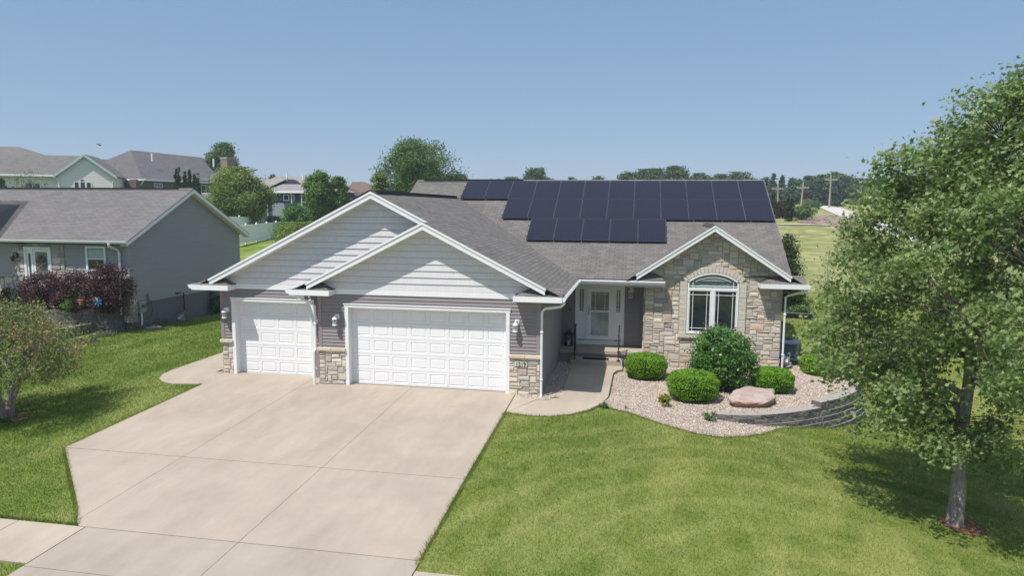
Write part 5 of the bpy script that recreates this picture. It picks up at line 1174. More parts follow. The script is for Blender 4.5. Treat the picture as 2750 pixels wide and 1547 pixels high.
for s in (-1, 1):
    mb = MB(); board(mb, fc(0, -.03, zc_), fc(s*hw_, -.03, ze_), .38, .06, ndir*-1); mb.build('rake_board', plain('pale_blue_trim', (.42, .52, .54), .6) if s < 0 else bpy.data.materials['pale_blue_trim'], CH)
mb = MB(); rect(mb, fc, -40, .55, ze_-.15, -hw_+.2, .8, ze_+.12); mb.build('gutter', M['white'], CH)
for (u0, v0, u1, v1, ar) in ((728, 425, 772, 490, 0), (785, 425, 833, 490, 1), (845, 430, 890, 492, 0)):
    a_ = loc(u0, v1+60, .5); b_ = loc(u1, v0, .5); fwin(CH, fc, a_[0], a_[1], b_[0], b_[1], .45, arch=bool(ar))
a_ = loc(245, 520, 1.4); b_ = loc(395, 437, 1.4); fwin(CH, fc, a_[0], a_[1], b_[0], b_[1], 1.35, nv=1)
for (xx, sx) in ((-hw_+.1, 1), (hw_-.1, -1)):
    mb = MB(); mb.tube([fc(xx, .2, ze_-.1), fc(xx+sx*.5, .35, ze_-.7), fc(xx+sx*.6, .4, ze_-1.), fc(xx+sx*.6, .4, gzc)], .08, 6); mb.build('downspout', M['cream'], CH)
# brick house with hipped roof and chimney
d_b = 80.; Pb = lambda u, v_, y=d_b: at(*z1(u, v_), y=y)
e0 = Pb(1075, 398); e1 = Pb(2150, 432); ezb = e0[2]-.0; gzb = Tf(e0[0], d_b)-.5
BH = empty('brick_house', (e0[0]+12, d_b+6, gzb+.5), 'dark brick house with broad hipped roof and square chimney on the hill', 'house')
def hit(px, P0, P1, P2):
    n_ = np.cross(P1-P0, P2-P0); d = ray(*px); return CAM+d*(n_@(P0-CAM))/(n_@d)
f0 = Pb(1380, 397); zE = f0[2]; E1 = at(*z1(2150, 432), z=zE); R0 = Pb(1275, 118, d_b+8); R1 = at(*z1(1965, 190), z=R0[2]); E2 = at(*z1(1075, 398), z=zE); x_r = E1[0]
mb = MB()
roofpoly(mb, [hit(z1(*q), f0, R0, E1) for q in ((1380, 397), (2150, 432), (1965, 190), (1275, 118))], .12)
roofpoly(mb, [hit(z1(*q), f0, R0, E2) for q in ((1275, 118), (1380, 397), (840, 402), (840, 206), (1050, 208))], .12)
roofpoly(mb, [R1, E1, E1+V(-2, 14, 0)], .12); roofpoly(mb, [R0, R1, E1+V(-2, 14, 0), f0+V(-8, 20, 0)], .12)
mb.build('roof', [M['broof'], M['dark']], BH)
fb = Fr((f0[0], f0[1], 0), math.atan2(E1[1]-f0[1], E1[0]-f0[0])); Lb = math.hypot(E1[0]-f0[0], E1[1]-f0[1])
mb = MB(); uvbox(mb, fb, -.6, .6, gzb, Lb-.5, 14, zE-.1); mb.build('wall', M['brick'], BH)
fl_ = Fr((f0[0], f0[1], 0), math.atan2(f0[1]-E2[1], f0[0]-E2[0])); mb = MB(); uvbox(mb, fl_, -16, .6, gzb, -.6, 8, zE-.1); mb.build('wing_wall', M['brick'], BH)
mb = MB(); rect(mb, fb, 0, -.12, zE-.30, Lb, .06, zE-.02); mb.build('gutter', M['white'], BH)
mb = MB(); rect(mb, fl_, -16, -.12, zE-.30, 0, .06, zE-.02); mb.build('gutter', M['white'], BH)
ca = Pb(2150, 345, d_b+1); cb_ = Pb(2290, 190, d_b+1); mb = MB(); frc = Fr((ca[0], d_b+1, 0), -.35); uvbox(mb, frc, 0, 0, gzb, 1.6, 1.6, cb_[2]); ch = mb.build('chimney', M['chim'], BH)
mb = MB(); rect(mb, frc, -.06, -.06, cb_[2]-.25, 1.66, 1.66, cb_[2]+.05); mb.build('chimney_cap', M['chim'], ch)
mb = MB(); ga = Pb(1985, 285, d_b-1); gb_ = Pb(2125, 420, d_b-1.5)
roofpoly(mb, [(ga[0]-.8, d_b+5, ga[2]), (ga[0]+5.6, d_b+5, ga[2]), (gb_[0]+.5, d_b-1.5, gb_[2]), (gb_[0]-3.4, d_b-1.5, gb_[2])], .12); mb.build('wing_roof', [M['broof'], M['dark']], BH)
for (u0, v0, u1, v1, nv, fr_) in ((1143, 438, 1242, 520, 3, fl_), (1503, 443, 1575, 520, 2, fb), (1955, 460, 2000, 560, 0, fb)):
    o3 = fr_(0, .6, 0); ud = fr_(1, .6, 0)-o3; P0_ = o3; P1_ = o3+ud; P2_ = o3+V(0, 0, 1); a = hit(z1(u0, v1), P0_, P1_, P2_); b_ = hit(z1(u1, v0), P0_, P1_, P2_)
    fwin(BH, fr_, (a-o3)@ud, a[2], (b_-o3)@ud, b_[2], .55, nv=nv, nh=1)
mb = MB(); q = Pb(1412, 400, d_b+.0); mb.tube([q, q+V(-1.1, .4, -.8), q+V(-1.3, .45, -1.1), q+V(-1.3, .45, -5)], .11, 6); mb.build('downspout', M['white'], BH)
for (u, v_) in ((1480, 190), (2078, 245)): 
    q = Pb(u, v_, d_b+5.5); mb = MB(); mb.tube([q-V(0, 0, .6), q+V(0, 0, .7)], .14, 8); mb.build('vent_pipe', M['white'], BH)
# white balustrade by the brick house
q0 = at(*z2(140, 545), y=70.); q1 = at(*z2(232, 548), y=70.); o = empty('deck_railing', (q0[0], 70, q0[2]-1.2), 'white balustrade of a deck beside the yellow green tree', 'railing')
mb = MB(); rect(mb, I, q0[0]-.3, 69.95, q0[2]-.08, q1[0]+1, 70.05, q0[2]+.02); mb.build('top_rail', M['vinyl'], o); mb = MB(); rect(mb, I, q0[0]-.3, 69.95, q0[2]-1.25, q1[0]+1, 70.05, q0[2]-1.15); mb.build('bottom_rail', M['vinyl'], o)
k = q0[0]-.2
while k < q1[0]+1: mb = MB(); rect(mb, I, k, 69.97, q0[2]-1.2, k+.07, 70.03, q0[2]-.05); mb.build('baluster', M['vinyl'], o); k += .22
# blue house
d_u = 78.; Pu = lambda u, v_, y=d_u: at(*z2(u, v_), y=y)
a = Pu(645, 525); b_ = Pu(1120, 527); rA_ = Pu(845, 385, d_u+6); rB = Pu(1080, 400, d_u+6); zU = a[2]; gu = Tf(a[0], d_u)-1.
UH = empty('blue_house', (a[0]+6, d_u+5, gu+1), 'navy blue sided house with pale grey hipped roof between two green trees', 'house')
xa_, xb_ = a[0]-2.5, b_[0]+3
mb = MB(); roofpoly(mb, [(xa_, d_u, zU), (xb_, d_u, zU), (rB[0]+.4, d_u+6, rB[2]), (rA_[0], d_u+6, rA_[2])], .12); roofpoly(mb, [(rA_[0], d_u+6, rA_[2]), (xa_, d_u, zU), (xa_, d_u+12, zU)], .12); roofpoly(mb, [(rB[0]+.4, d_u+6, rB[2]), (xb_, d_u, zU), (xb_, d_u+12, zU)], .12); roofpoly(mb, [(xa_, d_u+12, zU), (xb_, d_u+12, zU), (rB[0]+.4, d_u+6, rB[2]), (rA_[0], d_u+6, rA_[2])], .12)
q = Pu(665, 412, d_u+4); roofpoly(mb, [(q[0]-4, d_u+4, q[2]), (q[0]+5, d_u+4, q[2]), (q[0]+3.2, d_u-.8, zU), (q[0]-4, d_u-.8, zU)], .12); mb.build('roof', [M['groof'], M['dark']], UH)
mb = MB(); lap(mb, [(xa_+.5, gu), (xb_-.5, gu), (xb_-.5, zU), (xa_+.5, zU)], [], (0, d_u+.6, 0), (1, 0, 0), (0, -1, 0), .2, .04); mb.build('siding', M['blue'], UH)
mb = MB(); rect(mb, I, xa_+.5, d_u+.7, gu, xb_-.5, d_u+11.5, zU-.05); mb.build('wall', M['blue'], UH)
mb = MB(); rect(mb, I, xa_, d_u-.12, zU-.28, xb_, d_u+.06, zU+.02); mb.build('gutter', M['white'], UH)
for (u0, v0, u1, v1) in ((900, 558, 950, 615), (972, 560, 1000, 617), (1065, 565, 1110, 632)):
    p0 = Pu(u0, v1, d_u+.6); p1 = Pu(u1, v0, d_u+.6); fwin(UH, I, p0[0], p0[2], p1[0], p1[2], d_u+.55)
for u in (960, 1055, 735): p0 = Pu(u, 530, d_u-.0); mb = MB(); mb.tube([p0, p0+V(0, .3, -.5), p0+V(0, .4, -9)], .08, 6); mb.build('downspout', M['white'], UH)
p0 = Pu(800, 770, d_u-2); p1 = Pu(920, 640, d_u-2); mb = MB(); lap(mb, [(p0[0], gu), (p1[0], gu), (p1[0]-.3, p1[2]), (p0[0], p1[2]+.1)], [], (0, d_u-2, 0), (1, 0, 0), (0, -1, 0), .22, .05); mb.box(p0[0], d_u-1.99, gu, p1[0]-.3, d_u+.5, p1[2]-.1); mb.build('lower_bay', M['greyside'], UH)
for (u, v_) in ((930, 395), (1075, 405), (997, 490)): q = Pu(u, v_, d_u+4.5); mb = MB(); mb.tube([q-V(0, 0, .7), q+V(0, 0, .5)], .11, 8); mb.build('vent_pipe', M['white'], UH)
# three far brown roofs
def farhouse(u0, u1, up0, up1, ve, vr, y, lab, gable=None):
    a = at(*z2(u0, ve), y=y); b_ = at(*z2(u1, ve), y=y); r0 = at(*z2(up0, vr), y=y+5); r1 = at(*z2(up1, vr), y=y+5); gz_ = Tf(a[0], y)-1
    o = empty('brown_house', (a[0], y, gz_+1), lab, 'house', 'brown roofed houses far behind'); mb = MB()
    roofpoly(mb, [(a[0], y, a[2]), (b_[0], y, b_[2]), (r1[0], y+5, r1[2]), (r0[0], y+5, r0[2])], .12); roofpoly(mb, [(r1[0], y+5, r1[2]), (b_[0], y, b_[2]), (b_[0], y+10, b_[2])], .12); roofpoly(mb, [(r0[0], y+5, r0[2]), (a[0], y, a[2]), (a[0], y+10, a[2])], .12); mb.build('roof', [M['fjroof'], M['dark']], o)
    mb = MB(); rect(mb, I, a[0]+.5, y+.5, gz_, b_[0]-.5, y+9, min(a[2], b_[2])); mb.build('wall', M['cream'], o)
    mb = MB(); rect(mb, I, a[0], y-.1, a[2]-.3, b_[0], y+.05, a[2]); mb.build('fascia', M['white'], o)
farhouse(1270, 1475, 1330, 1420, 560, 440, 96, 'brown roofed house partly hidden between two slim green trees')
farhouse(1455, 1790, 1540, 1640, 560, 440, 104, 'brown hip roofed house just left of the big windswept tree')
farhouse(1380, 1560, 1430, 1480, 590, 478, 88, 'low brown roofed house with white trim behind the garage ridge')
# white vinyl fences
def fence(pts, name_lab, n, h=1.83):
    P_ = [V(*p) for p in pts]; o = empty('vinyl_fence', tuple(P_[0]), name_lab, 'fence', 'white vinyl privacy fences'); L = len(P_)
    for i in range(L-1):
        a, b_ = P_[i], P_[i+1]
        for k in range(n):
            p, q = a+(b_-a)*k/n, a+(b_-a)*(k+1)/n; d = nrm(q-p)*.07; nn = V(-d[1], d[0], 0)*.4
            mb = MB(); mb.prism([p+d-nn+V(0, 0, .08), q-d-nn+V(0, 0, .08), q-d-nn+V(0, 0, h-.1), p+d-nn+V(0, 0, h-.1)], nn*2); mb.build('panel', M['vinyl'], o)
            mb = MB(); mb.prism([p+d-nn*1.6+V(0, 0, h-.12), q-d-nn*1.6+V(0, 0, h-.12), q-d-nn*1.6+V(0, 0, h), p+d-nn*1.6+V(0, 0, h)], nn*3.2); mb.build('top_rail', M['vinyl'], o)
            mb = MB(); mb.box(p[0]-.07, p[1]-.07, p[2]-.1, p[0]+.07, p[1]+.07, p[2]+h+.08); mb.lathe((p[0], p[1], p[2]+h+.08), [(.11, 0), (.11, .03), (0, .1)], 4); mb.build('post', M['vinyl'], o)
def gp(u, v_, y): q = at(*z2(u, v_), y=y); return (q[0], y, q[2]-1.95)
fence([gp(440, 838, 42), gp(990, 788, 56)], 'long white vinyl privacy fence nearest the lawn behind the grey house', 6)
fence([gp(360, 748, 50), gp(1010, 772, 68)], 'white vinyl privacy fence farther back below the trees', 6)
# poles and mailbox
def pole(u, vt, vb, y, lean, lab):
    t_ = at(*z4(u, vt), y=y); b_ = at(*z4(u+lean, vb), y=y); b_ = V(b_[0], y, Tf(b_[0], y)-.3); o = empty('utility_pole', tuple(b_), lab, 'utility pole', 'utility poles along the far road')
    mb = MB(); mb.tube([b_, t_], [.22, .14], 8); mb.build('shaft', M['pole'], o); d = nrm(t_-b_); c = t_-d*1.1; mb = MB(); mb.box(c[0]-1.3, y-.1, c[2]-.12, c[0]+1.3, y+.1, c[2]+.12); mb.build('crossarm', M['pole'], o)
    for s in (-1.1, -.5, .5, 1.1): mb = MB(); mb.tube([c+V(s, 0, .1), c+V(s, 0, .4)], .06, 5); mb.build('insulator', M['alu'], o)
M['pole'] = plain('weathered_pole', (.30, .28, .25), .9, .1)
pole(350, 250, 418, 150, 0, 'farthest and leftmost grey utility pole against the dark trees'); pole(617, 235, 423, 140, -22, 'leaning utility pole at the crest of the pale road'); pole(909, 150, 458, 138, -18, 'tallest utility pole beside the dark spruces')
q = G(*z4(972, 503)); o = empty('mailbox', tuple(q), 'small dark mailbox on a post beside the far road', 'mailbox'); mb = MB(); mb.box(q[0]-.06, q[1]-.06, q[2]-.1, q[0]+.06, q[1]+.06, q[2]+1.1); mb.build('post', M['black'], o)
mb = MB(); mb.prism([(q[0]-.35, q[1]-.15, q[2]+1.1), (q[0]-.35, q[1]+.15, q[2]+1.1), (q[0]-.35, q[1]+.15, q[2]+1.35), (q[0]-.35, q[1], q[2]+1.48), (q[0]-.35, q[1]-.15, q[2]+1.35)], (.7, 0, 0)); mb.build('box', M['black'], o)
# bird
q = at(268, 390, y=40.); mb = MB(); mb.tube([q+V(-.16, 0, -.02), q+V(-.08, 0, .0), q+V(.05, 0, .03), q+V(.13, 0, .04), q+V(.18, 0, .035)], [.01, .05, .06, .035, .008], 6)
mb.prism([q+V(-.05, 0, .03), q+V(.07, 0, .04), q+V(-.02, .12, .20), q+V(-.12, .25, .22)], (0, 0, .012)); mb.prism([q+V(-.05, 0, .03), q+V(.07, 0, .04), q+V(-.04, -.14, .14), q+V(-.14, -.3, .12)], (0, 0, .012))
tag(mb.build('bird', M['black'], org=q), 'tiny dark bird flying in the sky above the left roofs', 'bird')
# ================================================================ VEGETATION
TPL = {
 'tri': np.array([(-.5, 0), (.5, -.1), (.15, 1.)]),
 'quad': np.array([(0, -.5), (.32, 0), (0, .5), (-.32, 0)]),
 'maple': np.array([(0, -.5), (.10, -.30), (.34, -.40), (.22, -.10), (.44, .10), (.15, .16), (.04, .74), (-.15, .16), (-.44, .10), (-.22, -.10), (-.34, -.40), (-.10, -.30)]),
}
def leaves(name, C, size, mt, parent=None, tpl='quad', normal_bias=None, bias=.6, tint=None, jitter=.35, droop=None, along=None, extra=0., org=None):
    n = len(C); N_ = rng.normal(size=(n, 3)); N_ /= np.linalg.norm(N_, axis=1)[:, None]
    if normal_bias is not None: N_ = N_+normal_bias*bias*1.6
    N_ /= np.linalg.norm(N_, axis=1)[:, None]+1e-9
    a = rng.normal(size=(n, 3)) if along is None else along+rng.normal(size=(n, 3))*.45
    U_ = a-N_*(a*N_).sum(1)[:, None]; U_ /= np.linalg.norm(U_, axis=1)[:, None]+1e-9; W_ = np.cross(N_, U_)
    t = TPL[tpl]; s_ = (size*rng.uniform(1-jitter, 1+jitter, n))[:, None, None]
    v = C[:, None, :]+s_*(t[None, :, 1, None]*U_[:, None, :]+t[None, :, 0, None]*W_[:, None, :])
    if tpl == 'maple': v = v+N_[:, None, :]*s_*(-.25*np.abs(t[:, 0]))[None, :, None]
    k = len(t); tt = rng.random(n) if tint is None else np.clip(tint, 0, 1)
    if k == 3: return fast(name, v.reshape(-1, 3), 3, mt, parent, org, tt)
    if k == 4: return fast(name, v.reshape(-1, 3), 4, mt, parent, org, tt)
    return fast(name, v.reshape(-1, 3), k, mt, parent, org, tt)
def limb_pts(p0, p1, rr, bow=.12, n=5):
    p0 = np.asarray(p0, float); p1 = np.asarray(p1, float); L = np.linalg.norm(p1-p0); off = V(rr.uniform(-1, 1), rr.uniform(-1, 1), rr.uniform(.2, 1.))*L*bow
    return [p0+(p1-p0)*t+off*math.sin(math.pi*t)+V(rr.gauss(0, 1), rr.gauss(0, 1), rr.gauss(0, 1))*L*.012*(0 < t < 1) for t in np.linspace(0, 1, n)]
L_ = dict(
    maple=leafmat('maple_leaf', (.035, .090, .012), (.095, .18, .030), (.34, .45, .13), (.30, .38, .17), .42, .45, .4),
    crab=leafmat('crabapple_leaf', (.07, .12, .025), (.17, .24, .06), (.40, .27, .14), None, .25),
    far=leafmat('far_green', (.035, .08, .020), (.09, .165, .042), (.19, .29, .08), None, .2, .7, .15),
    farblue=leafmat('far_wood', (.045, .082, .045), (.080, .130, .062), (.13, .19, .09), None, .15, .8, .1),
    bright=leafmat('bright_green', (.045, .11, .018), (.10, .21, .035), (.18, .31, .07), None, .3),
    yell=leafmat('yellow_green', (.07, .12, .022), (.17, .25, .045), (.30, .38, .09), None, .3),
    arbor=leafmat('arborvitae', (.016, .045, .012), (.035, .085, .022), (.07, .13, .035), None, .1, .8, .1),
    spruce=leafmat('blue_spruce', (.022, .046, .036), (.045, .085, .06), (.09, .135, .09), None, .1, .8, .1),
    yew=leafmat('green_spruce', (.02, .045, .014), (.045, .08, .028), (.10, .14, .05), None, .15, .8, .1),
    plum=leafmat('purple_leaf', (.022, .010, .013), (.065, .028, .034), (.13, .07, .065), None, .2),
    box=leafmat('boxwood', (.05, .14, .008), (.16, .33, .02), (.32, .54, .06), None, .25, .45, .3),
    bush=leafmat('dogwood_bush', (.026, .08, .016), (.075, .18, .034), (.18, .33, .08), None, .25, .4, .45),
    gold=leafmat('golden_shrub', (.10, .16, .01), (.28, .34, .02), (.48, .46, .05), None, .3),
    herb=leafmat('garden_greens', (.05, .11, .03), (.12, .21, .06), (.22, .30, .12), None, .3),
    silver=leafmat('silver_leaf', (.05, .07, .035), (.14, .16, .09), (.28, .29, .19), None, .25), weed=leafmat('dry_weed', (.10, .11, .05), (.22, .22, .12), (.36, .34, .22), None, .2))
BK = dict(grey=bark('grey_bark', (.33, .29, .255)), pale=bark('pale_bark', (.30, .27, .24)), dark=bark('dark_bark', (.09, .075, .06)))
# ---- lawn grass
EXC = DR+[[(-3.9, -9.0), (-3.5, -9.19), (2.8, -9.19), (2.9, -16), (-3.6, -16), (-3.53, -9.2)], [(-10, -9.2), (-3.5, -9.2), (-3.5, -10.42), (-10, -10.42)], [(2.78, -9.5), (7, -9.5), (7, -10.7), (2.78, -10.7)], wl, fw, BED, GP2, [(2.7, -.5), (4.3, -.5), (4.3, 6), (2.7, 6)],
       [(-7.05, .5), (11.05, .0), (11.05, 18), (-7.05, 18)], [(-26, 7.1), (-15.7, 7.1), (-15.7, 15.8), (-26, 15.8)], [(-7.1, .5), (3.5, -.0), (3.5, 6), (-7.1, 6)]]
def grass(name, x0, x1, y0, y1, dens, h, w_, lab, seed, minz=None):
    g_ = np.random.default_rng(seed); n = int((x1-x0)*(y1-y0)*dens); x = g_.uniform(x0, x1, n); y = g_.uniform(y0, y1, n)
    # keep what the lens could see from here or a step aside
    rel = np.stack([x-CAM[0], y-CAM[1], T(x, y)-CAM[2]], -1); zz = rel@AF; px = 1375+F*(rel@AR)/zz; py = 773.5-F*(rel@AU)/zz; k = (px > -260) & (px < 3010) & (py < 1700)
    keep = g_.random(n) < np.clip((17./zz)**1.2, .1, 1); k &= keep
    x, y = x[k], y[k]; e = g_.normal(0, .018, len(x)); bad = np.zeros(len(x), bool)
    for P_ in EXC: bad |= inpoly(x+e, y+e, P_)
    bad |= inpoly(x, y, [(p[0], p[1]) for p in EXC[-3]])
    x, y = x[~bad], y[~bad]; n = len(x); z = T(x, y); a = g_.uniform(0, 6.28, n); hh = h*g_.uniform(.5, 1.35, n); ww = w_*g_.uniform(.6, 1.4, n)*np.clip(np.hypot(x-CAM[0], y-CAM[1])/14, 1, 3)
    la = g_.uniform(0, 6.28, n); ll = g_.uniform(.1, .9, n)*hh
    b0 = np.stack([x-ww*np.cos(a), y-ww*np.sin(a), z-.005], -1); b1 = np.stack([x+ww*np.cos(a), y+ww*np.sin(a), z-.005], -1); tp = np.stack([x+ll*np.cos(la), y+ll*np.sin(la), z+hh], -1)
    v = np.stack([b0, b1, tp], 1).reshape(-1, 3); o = fast(name, v, 3, M['blade'], tint=g_.random(n)); return tag(o, lab, kind='stuff')
grass('grass', 2.7, 24, -12, 8, 1500, .042, .0065, 'short mown grass of the front lawn right of the driveway', 1)
grass('grass', -16, -3.4, -12.5, 14, 1300, .045, .0065, 'short mown grass between the two houses left of the driveway', 2)
grass('grass', 11, 26, 8, 26, 300, .06, .012, 'grass on the back lawn right of the house', 3)
# fringe of longer blades along edges
def fringe(name, path, dens, h, lab, seed, inset=.03):
    g_ = np.random.default_rng(seed); P_ = np.array(path, float); seg = np.linalg.norm(P_[1:]-P_[:-1], axis=1); n = int(seg.sum()*dens); i = g_.choice(len(seg), n, p=seg/seg.sum()); t = g_.random(n)
    q = P_[i]+(P_[i+1]-P_[i])*t[:, None]; d = (P_[i+1]-P_[i])/seg[i][:, None]; nn = np.stack([d[:, 1], -d[:, 0]], -1); q = q+nn*g_.uniform(0, .07, n)[:, None]
    x, y = q[:, 0], q[:, 1]; z = T(x, y); hh = h*g_.uniform(.4, 1.4, n); a = g_.uniform(0, 6.28, n); ww = .006*g_.uniform(.7, 1.4, n); l = nn*(-g_.uniform(-.3, 1.0, n)*hh)[:, None]
    b0 = np.stack([x-ww*np.cos(a), y-ww*np.sin(a), z-.01], -1); b1 = np.stack([x+ww*np.cos(a), y+ww*np.sin(a), z-.01], -1); tp = np.stack([x+l[:, 0], y+l[:, 1], z+hh], -1)
    return tag(fast(name, np.stack([b0, b1, tp], 1).reshape(-1, 3), 3, M['blade'], tint=g_.random(n)*.4), lab, kind='stuff')
fringe('edge_grass', [(2.74, -9.4), (2.73, -1.7)], 320, .085, 'longer grass along the right edge of the driveway', 5)
fringe('edge_grass', [(2.75, -1.62), (3.4, -1.78), (3.95, -1.74), (4.5, -1.46), (4.95, -1.0), (5.2, -.5), (5.5, -.62), (6.1, -.9), (6.9, -1.42), (7.7, -1.82), (8.4, -1.84), (9.0, -1.45), (9.5, -1.0), (10.0, -.45)], 300, .07, 'longer grass along the front walk and gravel bed', 6)
fringe('edge_grass', [(p[0]+.12, p[1]-.12) for p in WP[2:]], 260, .08, 'longer grass at the foot of the block wall', 7)
fringe('edge_grass', [(-6.96, -.75), (-6.94, -5.98), (-4.25, -8.58), (-3.7, -9.15), (-9, -9.17)], 300, .07, 'longer grass along the left edge of the driveway', 8)
# ---- clipped boxwoods
def boxwood(px, py_base, wpx, zh, lab, ydep=None, grp='clipped round boxwoods in the gravel bed'):
    b = at(px, py_base, z=-.13); y = b[1]+.0; k = F/((b-CAM)@AF); r = wpx/2/k; cy = y+r*.92; c = at(px, py_base-30, y=cy); cx = c[0]
    o = empty('boxwood', (cx, cy, -.13), lab, 'shrub', grp); rr = random.Random(int(px)); n = 15000; h = zh
    d = rng.normal(size=(n, 3)); d /= np.linalg.norm(d, axis=1)[:, None]; d[:, 2] = np.where(d[:, 2] < -.75, -d[:, 2], d[:, 2])
    ex = 2.6; q = np.sign(d)*np.abs(d)**(2/ex); q /= (np.abs(q)**ex).sum(1)[:, None]**(1/ex)
    rad = 1+.035*np.sin(d[:, 0]*7+d[:, 1]*5+px)+.03*np.sin(d[:, 2]*9+d[:, 1]*6)+rng.normal(0, .022, n)
    C = np.stack([cx+q[:, 0]*r*rad, cy+q[:, 1]*r*.95*rad, -.13+h*.5+q[:, 2]*h*.5*rad], -1)
    tint = .45+.25*d[:, 2]*0+rng.normal(0, .22, n); leaves('foliage', C, .036, L_['box'], o, 'quad', d*V(1, 1, 1)+V(0, 0, .3), .5, tint, along=d*1.2)
    mb = MB(); mb.lathe((cx, cy, -.14), [(0, 0), (r*.6, .04), (r*.86, h*.25), (r*.9, h*.5), (r*.8, h*.78), (r*.5, h*.93), (0, h*.95)], 20); mb.build('solid_core', plain('shrub_core', (.012, .035, .006), .95, .05) if 'shrub_core' not in bpy.data.materials else bpy.data.materials['shrub_core'], o); return cx, cy, r  # solid dark core added inside the leaves to make the shrub opaque
boxwood(1734, 1026, 112, .80, 'round clipped boxwood nearest the porch step')
boxwood(1860, 1088, 136, .84, 'largest clipped boxwood, in front of the tall leafy bush')
boxwood(2074, 1062, 108, .72, 'clipped boxwood just behind the pink boulder')
boxwood(2212, 1024, 118, .80, 'clipped boxwood partly behind the maple branches, right of the gas meter')
# ---- tall leafy bush
def shrub(px, pyb, wpx, htop, lab, mt, name='shrub', cat='shrub', z0=-.13, n=9000, leaf=.075, grp=None, y=None, twigs=26, prof=None, core=None, tpl='quad', tint=None, up=.3, flat=1., spiky=.12):
    b = at(px, pyb, z=z0) if y is None else at(px, pyb, y=y)
    k = F/((b-CAM)@AF); r = wpx/2/k; cy = b[1]+(r*.85 if y is None else 0); cx = at(px, pyb, y=cy)[0]; o = empty(name, (cx, cy, z0), lab, cat, grp); h = htop; rr = random.Random(int(px+pyb))
    nc = max(30, int(n/90)); cc = []
    while len(cc) < nc:
        x, yy, z = rr.uniform(-1, 1), rr.uniform(-1, 1), rr.uniform(0, 1); rm = (prof(z) if prof else math.sqrt(max(0, 1-((z-.48)/.55)**2))); q = math.hypot(x, yy)
        if q > rm or q < rm*.45 and z < .8 and rr.random() < .8: continue
        cc.append((x, yy, z))
    cc = np.array(cc); W = np.stack([cx+cc[:, 0]*r, cy+cc[:, 1]*r*flat, z0+cc[:, 2]*h], -1); m = n//nc; sg = r*.13
    C = np.repeat(W, m, 0)+rng.normal(0, 1, (nc*m, 3))*V(sg, sg, sg*.8); C[:, 2] = np.maximum(C[:, 2], z0+.02)
    ct = np.repeat(rng.normal(.5, .16, nc), m)+rng.normal(0, .16, nc*m) if tint is None else tint(np.repeat(cc, m, 0), nc*m)
    out = C-V(cx, cy, z0+h*.4); out /= np.linalg.norm(out, axis=1)[:, None]+1e-6
    leaves('foliage', C, leaf, mt, o, tpl, out+V(0, 0, up), .45, ct)
    mb = MB()
    for t in range(twigs):
        w_ = W[rr.randrange(nc)]; mb.tube(limb_pts((cx+rr.uniform(-.1, .1)*r, cy+rr.uniform(-.1, .1)*r, z0-.03), w_+V(0, 0, spiky*rr.random()), rr, .1, 5), [.02, .016, .012, .008, .004], 4)
    mb.build('stem', BK['dark'], o); return o, V(cx, cy, z0), r, h
shrub(1938, 1058, 158, 1.88, 'tall dark green leafy bush below the arched window', L_['bush'], n=26000, leaf=.078, twigs=40, prof=lambda z: .42+.58*math.sin(math.pi*min(1, (z+.12)/1.15))**.8 if z < .96 else .4)
shrub(1785, 1096, 34, .36, 'small yellow green shrub in the gravel in front of the boxwoods', L_['gold'], n=900, leaf=.05, twigs=10)
shrub(1905, 1132, 38, .20, 'low grey green perennial near the end of the block wall', L_['bush'], name='perennial', cat='plant', n=700, leaf=.035, twigs=8, z0=-.2)
shrub(1682, 1104, 18, .09, 'tiny weed sprouting in the gravel beside the lawn edge', L_['bush'], name='perennial', cat='plant', n=140, leaf=.03, twigs=3, z0=-.1)
shrub(1620, 1099, 26, .14, 'leafy weed at the corner of the walk and the gravel', L_['bright'], name='perennial', cat='plant', n=260, leaf=.045, twigs=3, z0=-.05)
# planter greens
po, pc, ux_, uy_ = PLANTER; m_ = 900; uu = rng.uniform(-.6, .6, m_); vv_ = rng.uniform(-.42, .42, m_); C = pc+uu[:, None]*ux_+vv_[:, None]*uy_+np.stack([0*uu, 0*uu, .2+rng.random(m_)*.42*(1-(uu/.9)**2)], -1)
leaves('greens', C, .11, L_['herb'], po, 'quad', V(0, 0, 1.)[None].repeat(m_, 0), .5)
# ---- dark red barberries and neighbours' plants
yN = 6.3
for px, pb, wp, ht, lb in ((118, 815, 125, 1.35, 'leftmost dark red barberry below the neighbouring front door'), (205, 815, 130, 1.45, 'middle dark red barberry behind the orange ornament'), (300, 825, 130, 1.75, 'tallest dark red barberry at the corner of the grey house')):
    b = at(px, pb, y=yN); shrub(px, pb, wp, ht+.25, lb, L_['plum'], n=9000, leaf=.075, grp='dark red barberries before the grey house', y=yN, z0=.88, twigs=60, spiky=.5, flat=.8)
shrub(335, 893, 78, .75, 'low dark red barberry at the foot of the block wall corner', L_['plum'], n=1800, leaf=.07, z0=-.15, twigs=30, spiky=.2)
shrub(195, 778, 60, .75, 'small bright green shrub below the barberries', L_['bright'], n=1500, leaf=.07, y=yN-.5, z0=.95)
shrub(20, 760, 75, .9, 'green shrub beside the stone steps at the frame edge', L_['yew'], n=2200, leaf=.07, y=yN+.2, z0=.9)
shrub(566, 850, 74, 1.25, 'dark evergreen shrub beside the grey foundation near the garage corner', L_['arbor'], n=4200, leaf=.06, z0=-.22, twigs=8)
shrub(505, 852, 40, .5, 'dry brown weedy clump beside the neighbouring gas meter', L_['weed'], n=900, leaf=.08, z0=-.2)
